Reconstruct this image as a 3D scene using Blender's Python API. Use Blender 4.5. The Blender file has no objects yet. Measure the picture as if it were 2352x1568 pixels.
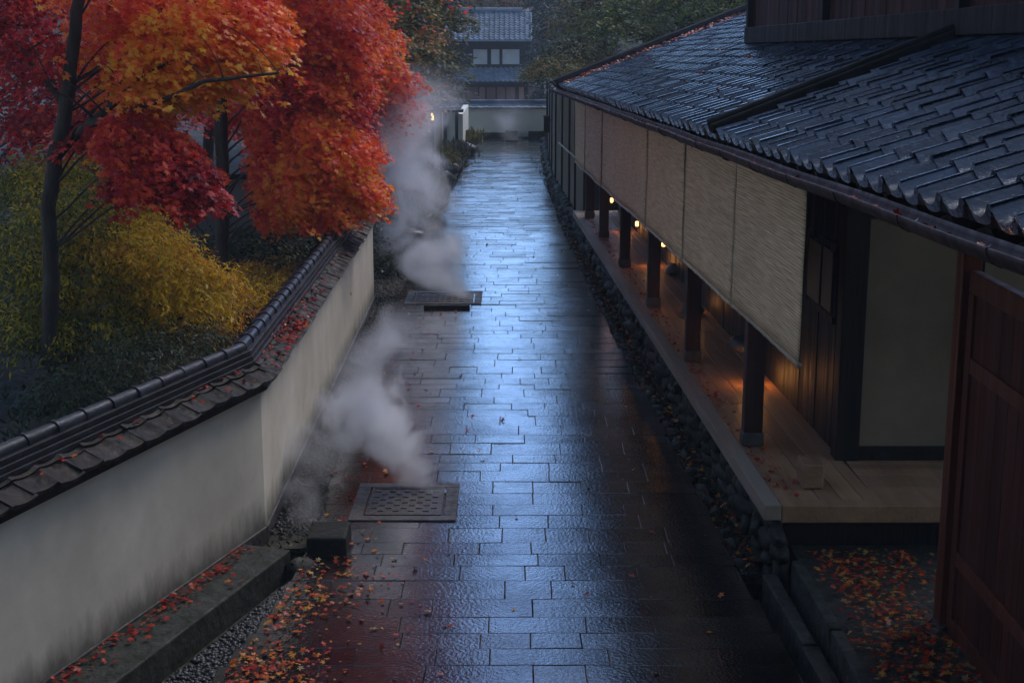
import bpy, bmesh, math, random
import numpy as np
from mathutils import Vector, Matrix, noise
R = math.radians
random.seed(7); rng = np.random.default_rng(7)
scene = bpy.context.scene
COL = scene.collection

# ------------------------------------------------------------------ camera
CAMH = 4.0
PITCH = math.atan(714 / 3267)
FPX = 3267.0                      # focal length in units of a 2352-wide frame
cam_d = bpy.data.cameras.new("camera")
cam = bpy.data.objects.new("camera", cam_d); COL.objects.link(cam)
cam.location = (0, 0, CAMH)
cam.rotation_euler = (math.pi / 2 - PITCH, 0, 0)
cam_d.sensor_width = 36; cam_d.lens = 36 * FPX / 2352
cam_d.clip_start = 0.05; cam_d.clip_end = 2000
scene.camera = cam

# ------------------------------------------------------------------ world, sun, exposure
SUN_EL, SUN_AZ = R(50), R(38)     # azimuth measured from +Y towards +X
world = bpy.data.worlds.new("World"); scene.world = world; world.use_nodes = True
wn = world.node_tree; wn.nodes.clear()
sky = wn.nodes.new("ShaderNodeTexSky"); sky.sky_type = 'NISHITA'; sky.sun_disc = False
sky.sun_elevation = SUN_EL; sky.sun_rotation = SUN_AZ
sky.air_density = 1.0; sky.dust_density = 0.6; sky.ozone_density = 3.0
tint = wn.nodes.new("ShaderNodeMix"); tint.data_type = 'RGBA'; tint.blend_type = 'MULTIPLY'
tint.inputs[0].default_value = 1.0; tint.inputs[7].default_value = (0.82, 0.91, 1.06, 1)
bg = wn.nodes.new("ShaderNodeBackground"); bg.inputs[1].default_value = 0.15
wo = wn.nodes.new("ShaderNodeOutputWorld")
wtc = wn.nodes.new("ShaderNodeTexCoord"); wsx = wn.nodes.new("ShaderNodeSeparateXYZ"); wr = wn.nodes.new("ShaderNodeValToRGB")
wn.links.new(wtc.outputs['Generated'], wsx.inputs[0]); wn.links.new(wsx.outputs[2], wr.inputs[0]); 
wm = wn.nodes.new("ShaderNodeMix"); wm.data_type = 'RGBA'; wf_ = wn.nodes.new("ShaderNodeMapRange"); wf_.interpolation_type = 'SMOOTHSTEP'
wf_.inputs[1].default_value = .15; wf_.inputs[2].default_value = .8; wn.links.new(wsx.outputs[1], wf_.inputs[0]); wn.links.new(wf_.outputs[0], wm.inputs[0])
wm.inputs[6].default_value = (.90, .82, .72, 1); wn.links.new(wr.outputs[0], wm.inputs[7]); wn.links.new(wm.outputs[2], tint.inputs[7])
we = wr.color_ramp.elements
we[0].position = 0.0; we[0].color = (.42, .62, .98, 1); we[1].position = .85; we[1].color = (1.35, 1.08, .82, 1)
q_ = we.new(.18); q_.color = (.88, 1.06, 1.34, 1); q_ = we.new(.42); q_.color = (.98, 1.11, 1.36, 1); q_ = we.new(.6); q_.color = (1.1, 1.0, .92, 1)
wn.links.new(sky.outputs[0], tint.inputs[6]); wn.links.new(tint.outputs[2], bg.inputs[0]); wn.links.new(bg.outputs[0], wo.inputs[0])
sd = bpy.data.lights.new("sun", 'SUN'); sd.energy = 0.75; sd.angle = R(22); sd.color = (1.0, 0.93, 0.86)
sun = bpy.data.objects.new("sun", sd); COL.objects.link(sun)
_d = Vector((math.sin(SUN_AZ) * math.cos(SUN_EL), math.cos(SUN_AZ) * math.cos(SUN_EL), math.sin(SUN_EL)))
sun.rotation_euler = _d.to_track_quat('Z', 'Y').to_euler(); sun.location = _d * 50
scene.view_settings.view_transform = 'Standard'; scene.view_settings.look = 'None'
scene.view_settings.exposure = 0.95; scene.view_settings.gamma = 1
scene.render.engine = 'CYCLES'
scene.cycles.use_denoising = True
scene.cycles.max_bounces = 8; scene.cycles.transparent_max_bounces = 8
scene.cycles.volume_bounces = 7; scene.cycles.volume_step_rate = 2.0; scene.cycles.volume_max_steps = 96

# ------------------------------------------------------------------ helpers
cP, sP = math.cos(PITCH), math.sin(PITCH)
def at(u, v, y):
    X = (u - 1176) / FPX; Y = -(v - 784) / FPX
    r = (X, cP + Y * sP, -sP + Y * cP); t = y / r[1]
    return Vector((r[0] * t, y, CAMH + r[2] * t))

def thing(name, label, cat, loc=(0, 0, 0), group=None, kind=None):
    o = bpy.data.objects.new(name, None); COL.objects.link(o)
    o.location = loc; o.empty_display_size = 0.2
    o['label'] = label; o['category'] = cat
    if group: o['group'] = group
    if kind: o['kind'] = kind
    return o
def link(o, parent=None, label=None, cat=None, group=None, kind=None):
    COL.objects.link(o)
    if parent:
        o.parent = parent
        p = parent; off = Vector((0, 0, 0))
        if p.type == 'EMPTY': o.matrix_parent_inverse = Matrix.Translation(-Vector(p.location))
    if label: o['label'] = label
    if cat: o['category'] = cat
    if group: o['group'] = group
    if kind: o['kind'] = kind
    return o

class MB:
    def __init__(s): s.v = []; s.f = []; s.val = []; s.cur = None
    def add(s, vs, fs, val=None):
        n = len(s.v); s.v += [tuple(q) for q in vs]; s.f += [tuple(i + n for i in f) for f in fs]
        s.val += [random.random() if val is None else val] * len(fs)
    def box(s, a, b, M=None, val=None):
        x0, y0, z0 = a; x1, y1, z1 = b
        vs = [Vector(p) for p in [(x0,y0,z0),(x1,y0,z0),(x1,y1,z0),(x0,y1,z0),(x0,y0,z1),(x1,y0,z1),(x1,y1,z1),(x0,y1,z1)]]
        if M: vs = [M @ q for q in vs]
        s.add(vs, [(0,3,2,1),(4,5,6,7),(0,1,5,4),(1,2,6,5),(2,3,7,6),(3,0,4,7)], val)
    def hexa(s, q, val=None):   # 8 points, bottom ring then top ring
        s.add(q, [(0,3,2,1),(4,5,6,7),(0,1,5,4),(1,2,6,5),(2,3,7,6),(3,0,4,7)], val)
    def prism(s, a, b, w, h, M=None, up=(0,0,1), val=None):   # beam from a to b, centred
        a = Vector(a); b = Vector(b); d = (b - a).normalized(); up = Vector(up)
        sd_ = d.cross(up).normalized(); u2 = sd_.cross(d)
        q = []
        for p in (a, b):
            for (i, j) in ((-1,-1),(1,-1),(1,1),(-1,1)): q.append(p + sd_ * i * w / 2 + u2 * j * h / 2)
        s.add(q, [(0,1,2,3),(7,6,5,4),(0,4,5,1),(1,5,6,2),(2,6,7,3),(3,7,4,0)], val)
    def tube(s, path, rad, n=10, caps=True, jit=0, val=None):
        path = [Vector(p) for p in path]; m = len(path)
        if not hasattr(rad, '__len__'): rad = [rad] * m
        vs = []; prev = None
        for i, p in enumerate(path):
            d = (path[min(i+1, m-1)] - path[max(i-1, 0)]).normalized()
            if prev is None:
                ref = Vector((0,0,1)) if abs(d.z) < .9 else Vector((1,0,0)); a = d.cross(ref).normalized()
            else:
                a = (prev - d * prev.dot(d)).normalized()
            prev = a; b = d.cross(a)
            for k in range(n):
                t = 2 * math.pi * k / n
                r = rad[i] * (1 + jit * noise.noise(p * 2.1 + Vector((k * 1.7, 0, 0))))
                vs.append(p + (a * math.cos(t) + b * math.sin(t)) * r)
        fs = []
        for i in range(m - 1):
            for k in range(n):
                fs.append((i*n+k, i*n+(k+1)%n, (i+1)*n+(k+1)%n, (i+1)*n+k))
        if caps: fs.append(tuple(range(n-1, -1, -1))); fs.append(tuple((m-1)*n+k for k in range(n)))
        s.add(vs, fs, val)
    def build(s, name, m, parent=None, smooth=False, bevel=0, **kw):
        me = bpy.data.meshes.new(name); me.from_pydata(s.v, [], s.f)
        a = me.attributes.new('val', 'FLOAT', 'FACE'); a.data.foreach_set('value', s.val)
        me.materials.append(m)
        if smooth: me.polygons.foreach_set('use_smooth', [True] * len(me.polygons))
        me.update()
        if not bevel and not smooth: pass
        o = bpy.data.objects.new(name, me); link(o, parent, **kw)
        if bevel:
            b = o.modifiers.new('bevel', 'BEVEL'); b.width = bevel; b.segments = 2; b.limit_method = 'ANGLE'
        return o

def np_mesh(name, V, F, val, m, parent=None, smooth=False, **kw):   # V (n,3), F (k,4) or (k,3)
    me = bpy.data.meshes.new(name); k, w = F.shape
    me.vertices.add(len(V)); me.vertices.foreach_set('co', V.astype(np.float32).ravel())
    me.loops.add(k * w); me.loops.foreach_set('vertex_index', F.astype(np.int32).ravel())
    me.polygons.add(k); me.polygons.foreach_set('loop_start', np.arange(0, k * w, w, dtype=np.int32))
    me.update(calc_edges=True)
    a = me.attributes.new('val', 'FLOAT', 'FACE'); a.data.foreach_set('value', np.asarray(val, dtype=np.float32))
    if smooth: me.polygons.foreach_set('use_smooth', np.ones(k, dtype=bool))
    me.materials.append(m)
    o = bpy.data.objects.new(name, me); return link(o, parent, **kw)

_rockbase = None
def rock(mb, c, r, flat=.7, seed=None, val=None, sub=2):
    global _rockbase
    if _rockbase is None:
        bm = bmesh.new(); bmesh.ops.create_icosphere(bm, subdivisions=2, radius=1)
        bm.verts.ensure_lookup_table(); _rockbase = ([v.co.copy() for v in bm.verts], [tuple(v.index for v in f.verts) for f in bm.faces]); bm.free()
    sd_ = Vector((random.random()*99, random.random()*99, 0)); vs = []
    rr = r if hasattr(r, '__len__') else (r * random.uniform(.85,1.25), r * random.uniform(.85,1.25), r * flat)
    ang = random.uniform(-.5, .5); rot = Matrix.Rotation(ang, 3, 'Z')
    for v in _rockbase[0]:
        q = v.copy()
        mx = max(abs(q.x), abs(q.y), abs(q.z)); q = q * (1 - .45 * (1 - .62 / mx if mx > .62 else 0)) 
        k = 1 + .42 * noise.noise(v * 1.4 + sd_) + .30 * noise.noise(v * 2.9 + sd_)
        q = Vector((q.x * rr[0], q.y * rr[1], q.z * rr[2])) * k
        vs.append(Vector(c) + rot @ q)
    mb.add(vs, _rockbase[1], val)

# ------------------------------------------------------------------ materials
def M(name, c1, c2=None, scale=4.0, rough=(.6, .8), bump=0, bscale=20.0, attr=0.0, spec=.5, ior=1.5,
      stretch=(1, 1, 1), detail=6, trans=0.0, emit=None, bump2=0, b2scale=120.0, wet=0.0, coord='Object', ramp=None, metal=0, bdist=.02, rscale=None, b2dist=.005, b2det=3):
    m = bpy.data.materials.new(name); m.use_nodes = True; nt = m.node_tree; N = nt.nodes; L = nt.links
    N.clear(); out = N.new('ShaderNodeOutputMaterial'); p = N.new('ShaderNodeBsdfPrincipled')
    tc = N.new('ShaderNodeTexCoord'); mp = N.new('ShaderNodeMapping'); mp.inputs['Scale'].default_value = stretch
    L.new(tc.outputs[coord], mp.inputs[0])
    n1 = N.new('ShaderNodeTexNoise'); n1.inputs['Scale'].default_value = scale; n1.inputs['Detail'].default_value = detail; n1.inputs['Roughness'].default_value = .62
    L.new(mp.outputs[0], n1.inputs[0])
    fac = n1.outputs[0]
    at_ = N.new('ShaderNodeAttribute'); at_.attribute_name = 'val'
    if ramp:
        cr = N.new('ShaderNodeValToRGB'); e = cr.color_ramp.elements
        e[0].position = ramp[0][0]; e[0].color = (*ramp[0][1], 1); e[1].position = ramp[-1][0]; e[1].color = (*ramp[-1][1], 1)
        for pos, c in ramp[1:-1]: q = e.new(pos); q.color = (*c, 1)
        L.new(at_.outputs['Fac'], cr.inputs[0]); col = cr.outputs[0]
    else:
        cr = N.new('ShaderNodeValToRGB'); e = cr.color_ramp.elements
        e[0].position = .32; e[0].color = (*c1, 1); e[1].position = .68; e[1].color = (*(c2 or c1), 1)
        L.new(fac, cr.inputs[0]); col = cr.outputs[0]
    if attr:
        mr = N.new('ShaderNodeMapRange'); mr.inputs[3].default_value = 1 - attr; mr.inputs[4].default_value = 1 + attr
        L.new(at_.outputs['Fac'], mr.inputs[0]); hv = N.new('ShaderNodeHueSaturation')
        L.new(mr.outputs[0], hv.inputs['Value']); L.new(col, hv.inputs['Color']); col = hv.outputs[0]
    m['_'] = 0
    L.new(col, p.inputs['Base Color'])
    n2 = N.new('ShaderNodeTexNoise'); n2.inputs['Scale'].default_value = rscale or scale * 1.7; n2.inputs['Detail'].default_value = 4
    L.new(mp.outputs[0], n2.inputs[0]); r_ = N.new('ShaderNodeMapRange')
    r_.inputs[1].default_value = .3; r_.inputs[2].default_value = .7
    r_.inputs[3].default_value = rough[0]; r_.inputs[4].default_value = rough[1]
    L.new(n2.outputs[0], r_.inputs[0]); L.new(r_.outputs[0], p.inputs['Roughness'])
    p.inputs['IOR'].default_value = ior; p.inputs['Specular IOR Level'].default_value = spec; p.inputs['Metallic'].default_value = metal
    nrm = None
    if bump:
        nb = N.new('ShaderNodeTexNoise'); nb.inputs['Scale'].default_value = bscale; nb.inputs['Detail'].default_value = 5
        L.new(mp.outputs[0], nb.inputs[0]); b = N.new('ShaderNodeBump'); b.inputs['Strength'].default_value = bump; b.inputs['Distance'].default_value = bdist
        L.new(nb.outputs[0], b.inputs['Height']); nrm = b
    if bump2:
        nb = N.new('ShaderNodeTexNoise'); nb.inputs['Scale'].default_value = b2scale; nb.inputs['Detail'].default_value = b2det; nb.inputs['Roughness'].default_value = .5 + .02 * b2det
        L.new(mp.outputs[0], nb.inputs[0]); b = N.new('ShaderNodeBump'); b.inputs['Strength'].default_value = bump2; b.inputs['Distance'].default_value = b2dist
        L.new(nb.outputs[0], b.inputs['Height'])
        if nrm: L.new(nrm.outputs[0], b.inputs['Normal'])
        nrm = b
    if nrm: L.new(nrm.outputs[0], p.inputs['Normal'])
    if wet:
        p.inputs['Coat Weight'].default_value = wet; p.inputs['Coat Roughness'].default_value = .07; p.inputs['Coat IOR'].default_value = 1.5
        if nrm: L.new(nrm.outputs[0], p.inputs['Coat Normal'])
    if emit:
        p.inputs['Emission Color'].default_value = (*emit[:3], 1); p.inputs['Emission Strength'].default_value = emit[3]
    sh = p.outputs[0]
    if trans:
        tr = N.new('ShaderNodeBsdfTranslucent'); L.new(col, tr.inputs[0])
        mx = N.new('ShaderNodeMixShader'); mx.inputs[0].default_value = trans
        L.new(p.outputs[0], mx.inputs[1]); L.new(tr.outputs[0], mx.inputs[2]); sh = mx.outputs[0]
    L.new(sh, out.inputs[0]); m['p'] = 0
    return m

def stain(m, c, z0, z1, scale=6.0, strength=1.0, coordscale=(1, 1, .35)):
    """dirt and moss creeping up from the foot of a wall, ragged by noise"""
    nt = m.node_tree; N = nt.nodes; L = nt.links
    p = [n for n in N if n.type == 'BSDF_PRINCIPLED'][0]; src = p.inputs['Base Color'].links[0].from_socket
    g = N.new('ShaderNodeNewGeometry'); sx = N.new('ShaderNodeSeparateXYZ'); L.new(g.outputs['Position'], sx.inputs[0])
    mp = N.new('ShaderNodeMapping'); mp.inputs['Scale'].default_value = coordscale; L.new(g.outputs['Position'], mp.inputs[0])
    n = N.new('ShaderNodeTexNoise'); n.inputs['Scale'].default_value = scale; n.inputs['Detail'].default_value = 8; n.inputs['Roughness'].default_value = .65; L.new(mp.outputs[0], n.inputs[0])
    a = N.new('ShaderNodeMath'); a.operation = 'MULTIPLY_ADD'; a.inputs[1].default_value = -(z1 - z0) * 2.2; L.new(n.outputs[0], a.inputs[0]); L.new(sx.outputs[2], a.inputs[2])
    r = N.new('ShaderNodeMapRange'); r.inputs[1].default_value = z0 - (z1 - z0) * 1.1; r.inputs[2].default_value = z1 - (z1 - z0) * .75
    r.inputs[3].default_value = strength; r.inputs[4].default_value = 0; L.new(a.outputs[0], r.inputs[0])
    mx = N.new('ShaderNodeMix'); mx.data_type = 'RGBA'; L.new(r.outputs[0], mx.inputs[0]); L.new(src, mx.inputs[6]); mx.inputs[7].default_value = (*c, 1)
    L.new(mx.outputs[2], p.inputs['Base Color']); return m

m_street = M('wet paving stone', (.005,.0048,.005), (.016,.015,.014), 2.4, (.02,.17), bump=.16, bscale=6, attr=.7, bump2=.8, b2scale=38, b2det=3, bdist=.010, ior=1.5, spec=.5, rscale=1.3, wet=1.0, b2dist=.0032)
[n for n in m_street.node_tree.nodes if n.type == 'BSDF_PRINCIPLED'][0].inputs['Coat Roughness'].default_value = .05
_nt = m_street.node_tree; _p = [n for n in _nt.nodes if n.type == 'BSDF_PRINCIPLED'][0]
_n = _nt.nodes.new('ShaderNodeTexNoise'); _n.inputs['Scale'].default_value = 1.7; _n.inputs['Detail'].default_value = 7; _n.inputs['Roughness'].default_value = .7
_c = _nt.nodes.new('ShaderNodeTexCoord'); _m = _nt.nodes.new('ShaderNodeMapRange'); _m.inputs[1].default_value = .40; _m.inputs[2].default_value = .56; _m.inputs[3].default_value = .45; _m.inputs[4].default_value = 1
_nt.links.new(_c.outputs['Object'], _n.inputs[0]); _nt.links.new(_n.outputs[0], _m.inputs[0]); _nt.links.new(_m.outputs[0], _p.inputs['Coat Weight'])
m_joint = M('dark wet joint', (.008,.009,.007), (.018,.02,.012), 14, (.3,.8), bump=.4, bscale=60)
m_soil = M('damp soil', (.016,.014,.009), (.035,.03,.017), 6, (.7,1), bump=.8, bscale=14, bdist=.05)
m_gravel = M('gravel', (.018,.019,.02), (.05,.05,.054), 18, (.3,.6), attr=.6)
m_moss = M('mossy stone', (.010,.013,.006), (.042,.042,.036), 7, (.5,.9), spec=.3, bump=.8, bscale=16, attr=.35, bump2=.5, b2scale=90)
m_rock = M('garden rock', (.03,.032,.028), (.1,.098,.09), 5, (.3,.7), bump=.7, bscale=14, attr=.3)
m_plaster = stain(M('cream plaster', (.47,.43,.355), (.64,.59,.50), 1.6, (.75,.95), bump=.12, bscale=5, bump2=.15, b2scale=160), (.06,.056,.04), .12, .30, 6, .85)
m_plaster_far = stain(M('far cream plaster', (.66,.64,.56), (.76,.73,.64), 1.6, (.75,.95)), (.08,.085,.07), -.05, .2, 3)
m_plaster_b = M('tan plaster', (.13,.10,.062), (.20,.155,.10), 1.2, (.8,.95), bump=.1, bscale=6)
m_stone = M('footing stone', (.020,.019,.018), (.055,.05,.046), 6, (.4,.75), bump=.5, bscale=22, attr=.25)
m_block = M('black stone block', (.006,.0065,.006), (.016,.017,.014), 8, (.5,.8), spec=.2, bump=.5, bscale=25)
m_tile = M('wet slate roof tile', (.018,.025,.042), (.048,.062,.095), 7, (.08,.28), bump=.3, bscale=24, attr=.5, bump2=.35, b2scale=110, ior=1.5, spec=.85, rscale=5)
m_tile_w = M('wet coping tile', (.008,.007,.006), (.028,.019,.013), 8, (.45,.75), bump=.4, bscale=22, attr=.6, bump2=.3, b2scale=120, spec=.2)
m_ridge = M('glazed ridge tile', (.012,.013,.017), (.03,.032,.04), 6, (.3,.6), bump=.3, bscale=14, attr=.4, spec=.25)
m_ridge_d = M('weathered ridge', (.014,.015,.018), (.035,.036,.042), 6, (.6,.8), bump=.25, bscale=14, attr=.3, spec=.15)
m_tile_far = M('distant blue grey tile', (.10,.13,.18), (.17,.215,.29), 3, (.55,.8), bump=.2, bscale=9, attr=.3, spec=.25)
m_ever = M('evergreen leaf', (0,0,0), spec=.15, ramp=[(0,(.018,.030,.008)),(.5,(.08,.11,.025)),(.85,(.18,.20,.04)),(1,(.26,.21,.05))], rough=(.4,.65), trans=.3)
m_timber = M('black stained timber', (.008,.007,.006), (.018,.015,.013), 6, (.45,.75), bump=.3, bscale=30, stretch=(1,1,.08), spec=.15)
m_post = M('dark red post', (.022,.010,.008), (.045,.020,.015), 6, (.4,.7), bump=.3, bscale=40, stretch=(1,1,.06), spec=.15)
m_redwood = M('red brown boards', (.042,.010,.007), (.08,.021,.012), 5, (.45,.75), bump=.35, bscale=36, stretch=(1,1,.05), attr=.25, spec=.15)
m_redwood_far = M('red brown cladding', (.022,.007,.005), (.048,.014,.009), 4, (.45,.75), bump=.35, bscale=26, stretch=(1,1,.06), attr=.35, spec=.15)
m_gate = M('gate timber', (.07,.018,.010), (.12,.034,.018), 5, (.4,.7), bump=.3, bscale=36, stretch=(1,1,.05), attr=.15, spec=.15)
m_deck = M('weathered deck board', (.19,.10,.05), (.36,.205,.11), 4, (.3,.6), bump=.35, bscale=30, stretch=(1,.06,1), attr=.2, spec=.5)
m_beam = M('grey edge beam', (.15,.115,.085), (.26,.205,.155), 4, (.45,.7), bump=.3, bscale=30, stretch=(1,.08,1), attr=.12, spec=.3)
m_gutter = M('old copper gutter', (.020,.009,.007), (.040,.018,.013), 7, (.5,.75), spec=.2, metal=.0, bump=.15, bscale=20)
m_paper = M('shoji paper', (.34,.30,.25), (.40,.36,.30), 2, (.8,.9))
m_bamboo = M('bamboo pole', (.30,.24,.16), (.44,.36,.25), 12, (.4,.6), attr=.2)
m_steel = M('cover iron', (.022,.018,.016), (.06,.045,.038), 12, (.3,.6), bump=.5, bscale=40, attr=.2)
m_bark = M('maple bark', (.022,.016,.011), (.060,.045,.030), 9, (.8,1), bump=.8, bscale=18, stretch=(1,1,.3), bdist=.03)
m_glow = M('glowing lantern paper', (.9,.5,.2), None, 3, (.6,.7), emit=(1.0,.42,.10,4))
m_glow2 = M('dim garden lamp paper', (.9,.7,.4), None, 3, (.6,.7), emit=(1.0,.72,.30,1.6))
m_water = M('channel water', (.006,.007,.007), None, 3, (.03,.08), bump=.1, bscale=6)

MAPLE = [(0,(.20,.01,.018)),(.2,(.50,.025,.038)),(.38,(.78,.07,.04)),(.6,(.90,.17,.035)),(.82,(.92,.36,.03)),(1,(.9,.55,.05))]
m_maple = M('maple leaf', (0,0,0), spec=.2, ramp=MAPLE, rough=(.3,.55), trans=.45)
m_litter = M('fallen maple leaf', (0,0,0), spec=.15, ramp=[(0,(.16,.012,.01)),(.35,(.36,.02,.012)),(.6,(.45,.09,.012)),(.85,(.45,.22,.03)),(1,(.22,.17,.08))], rough=(.2,.5))
m_yellow = M('yellow green leaf', (0,0,0), spec=.2, ramp=[(0,(.02,.035,.006)),(.35,(.14,.15,.014)),(.6,(.52,.40,.018)),(.85,(.92,.58,.025)),(1,(.5,.14,.02))], rough=(.35,.6), trans=.45)
m_green = M('shrub leaf', (0,0,0), spec=.2, ramp=[(0,(.008,.014,.005)),(.5,(.026,.038,.011)),(.85,(.06,.072,.02)),(1,(.12,.08,.03))], rough=(.35,.6), trans=.25)
m_olive = M('olive leaf', (0,0,0), spec=.2, ramp=[(0,(.04,.045,.015)),(.5,(.14,.13,.04)),(.8,(.25,.20,.05)),(.93,(.36,.20,.04)),(1,(.5,.16,.04))], rough=(.4,.65), trans=.3)
m_dark = M('dark tree leaf', (0,0,0), spec=.2, ramp=[(0,(.010,.014,.008)),(.6,(.035,.042,.02)),(.9,(.10,.045,.02)),(1,(.30,.05,.02))], rough=(.35,.6), trans=.2)
m_dry = M('dry grass', (0,0,0), spec=.2, ramp=[(0,(.03,.03,.02)),(.6,(.10,.09,.06)),(1,(.22,.20,.16))], rough=(.5,.8), trans=.2)

# reed blind: fine horizontal reeds as geometry-scale bump
def blind_mat():
    m = bpy.data.materials.new('woven reed'); m.use_nodes = True; nt = m.node_tree; N = nt.nodes; L = nt.links
    p = N['Principled BSDF']; tc = N.new('ShaderNodeTexCoord')
    w = N.new('ShaderNodeTexWave'); w.wave_type = 'BANDS'; w.bands_direction = 'Z'; w.inputs['Scale'].default_value = 13; w.inputs['Distortion'].default_value = .6; w.inputs['Detail'].default_value = 2
    w2 = N.new('ShaderNodeTexWave'); w2.bands_direction = 'Y'; w2.inputs['Scale'].default_value = 9; w2.inputs['Distortion'].default_value = 1.2
    mp = N.new('ShaderNodeMapping'); mp.inputs['Scale'].default_value = (1, 1.2, 40)
    n = N.new('ShaderNodeTexNoise'); n.inputs['Scale'].default_value = 2.5; n.inputs['Detail'].default_value = 6
    n3 = N.new('ShaderNodeTexNoise'); n3.inputs['Scale'].default_value = 1.3; n3.inputs['Detail'].default_value = 3
    for k in (w, w2, n3): L.new(tc.outputs['Object'], k.inputs[0])
    L.new(tc.outputs['Object'], mp.inputs[0]); L.new(mp.outputs[0], n.inputs[0])
    cr = N.new('ShaderNodeValToRGB'); cr.color_ramp.elements[0].color = (.42,.27,.145,1); cr.color_ramp.elements[0].position = .3
    cr.color_ramp.elements[1].color = (.84,.60,.37,1); cr.color_ramp.elements[1].position = .72
    L.new(n.outputs[0], cr.inputs[0])
    mr = N.new('ShaderNodeMapRange'); mr.inputs[1].default_value = 0; mr.inputs[2].default_value = .5; mr.inputs[3].default_value = .74; mr.inputs[4].default_value = 1; L.new(w.outputs['Fac'], mr.inputs[0])
    mr2 = N.new('ShaderNodeMapRange'); mr2.inputs[3].default_value = .8; mr2.inputs[4].default_value = 1.15; L.new(n3.outputs[0], mr2.inputs[0])
    mu = N.new('ShaderNodeMath'); mu.operation = 'MULTIPLY'; L.new(mr.outputs[0], mu.inputs[0]); L.new(mr2.outputs[0], mu.inputs[1])
    hv = N.new('ShaderNodeHueSaturation'); L.new(cr.outputs[0], hv.inputs['Color']); L.new(mu.outputs[0], hv.inputs['Value'])
    L.new(hv.outputs[0], p.inputs['Base Color']); p.inputs['Roughness'].default_value = .7
    b = N.new('ShaderNodeBump'); b.inputs['Strength'].default_value = .5; b.inputs['Distance'].default_value = .006
    L.new(w.outputs['Fac'], b.inputs['Height']); L.new(b.outputs[0], p.inputs['Normal'])
    return m
m_blind = blind_mat()

# ------------------------------------------------------------------ plan curves (metres)
def interp(pts):
    xs = [p[0] for p in pts]; ys = [p[1] for p in pts]
    return lambda t: float(np.interp(t, xs, ys))
XR = interp([(3,2.25),(6,2.02),(8.3,1.84),(9.7,1.73),(11.8,1.66),(15.6,1.48),(20.9,1.27),(29.5,1.02),(38,.92),(45,.9),(49,1.1),(55,1.25)])
XL = interp([(3,-2.5),(6,-2.15),(8.3,-1.86),(9.4,-1.66),(10.4,-1.60),(13,-1.66),(21,-1.74),(30,-1.62),(37,-1.52),(45,-1.42),(50,-1.40),(55,-1.9)])
def PX(s, u): return 2.53 - .0385 * s + u          # building line: u metres to the right of the post line
def BZ(z, s): return z - .0163 * (s - 10)          # eave level falls slightly with the lane
def B(s, u, z): return Vector((PX(s, u) , s + .0385 * u, BZ(z, s) if z > 1 else z))

# ------------------------------------------------------------------ ground, street
g = MB(); g.add([(-400,-60,-.45),(400,-60,-.45),(400,700,-.45),(-400,700,-.45)], [(0,1,2,3)])
g.build('ground', m_soil, kind='structure')

V=[];F=[]
for i in range(81):
    for j in range(9):
        x=-160+4*i; zz=[-.4,2,5,8,10.5,12,13,13,10][j]*(1+.25*noise.noise(Vector((x*.03,0,1))))
        V.append((x+1.5*noise.noise(Vector((x*.2,j,0))),128+j*3+2*noise.noise(Vector((x*.15,j,5))),zz+.9*noise.noise(Vector((x*.3,j*1.3,9)))*(j>0)))
for i in range(80):
    for j in range(8): a=i*9+j; F.append((a,a+9,a+10,a+1))
g=MB(); g.add(V,F,.5); g.build('hills', M('wooded hill', (.012,.016,.010), (.05,.05,.03), .35, (.8,1), bump=1, bscale=1.2, bdist=1.0), smooth=True, kind='structure')
covers = [(-1.37,-.47,11.28,12.27), (-1.62,-.46,20.9,21.95)]
st = MB(); y = 2.6
while y < 54.2:
    dy = random.choice([.24,.27,.30,.33,.36]) * random.uniform(.95,1.06)
    x = XL(y) - .02; end = XR(y) + .0; first = True
    while x < end - .05:
        w = random.uniform(.28, .78)
        if first: w *= random.uniform(.4,1); first = False
        if end - (x + w) < .3: w = end - x + random.uniform(-.03,.03)
        x1 = x + w; cx_, cy_ = (x + x1)/2, y + dy/2
        inside = any(a - .02 < x and x1 < b + .02 and c - .02 < y and y + dy < d + .02 for a, b, c, d in covers)
        if not inside:
            j = .001; h = random.uniform(-.003,.003); tx = random.uniform(-.006,.006); ty = random.uniform(-.014,.014)
            def P(px, py, z): return (px + .006*noise.noise(Vector((px*3,py*3,1))), py + .016*noise.noise(Vector((px*.8,py*.8,7))) + +.010*noise.noise(Vector((px*5,py*5,3))), z + h + (px-cx_)*tx + (py-cy_)*ty)
            def ring(ins, z, n=4):
                r = []; xa, xb, ya, yb = x+j+ins, x1-j-ins, y+j+ins, y+dy-j-ins
                for k in range(n): r.append(P(xa+(xb-xa)*k/n, ya, z))
                for k in range(2): r.append(P(xb, ya+(yb-ya)*k/2, z))
                for k in range(n): r.append(P(xb-(xb-xa)*k/n, yb, z))
                for k in range(2): r.append(P(xa, yb-(yb-ya)*k/2, z))
                return r
            a = ring(0, -.12); b = ring(.0, -.0035); c = ring(.005, 0); n = len(a); fs = []
            for k in range(n):
                k2 = (k+1) % n; fs += [(k,k2,n+k2,n+k),(n+k,n+k2,2*n+k2,2*n+k)]
            fs.append(tuple(2*n+k for k in range(n)))
            st.add(a+b+c, fs, random.random())
        x = x1
    y += dy
st.build('street', m_street, kind='structure')
jb = MB(); ys = np.linspace(2.5, 54.3, 60)
vs = []; 
for yy in ys: vs += [(XL(yy)-.01, yy, -.010), (XR(yy)-.0, yy, -.010), (XL(yy)-.01, yy, -.4), (XR(yy)-.0, yy, -.4)]
fs = []
for i in range(59): a = i*4; fs += [(a,a+1,a+5,a+4),(a+2,a,a+4,a+6),(a+1,a+3,a+7,a+5)]
jb.add(vs, fs); jb.build('street_bedding', m_joint, kind='structure')

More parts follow.
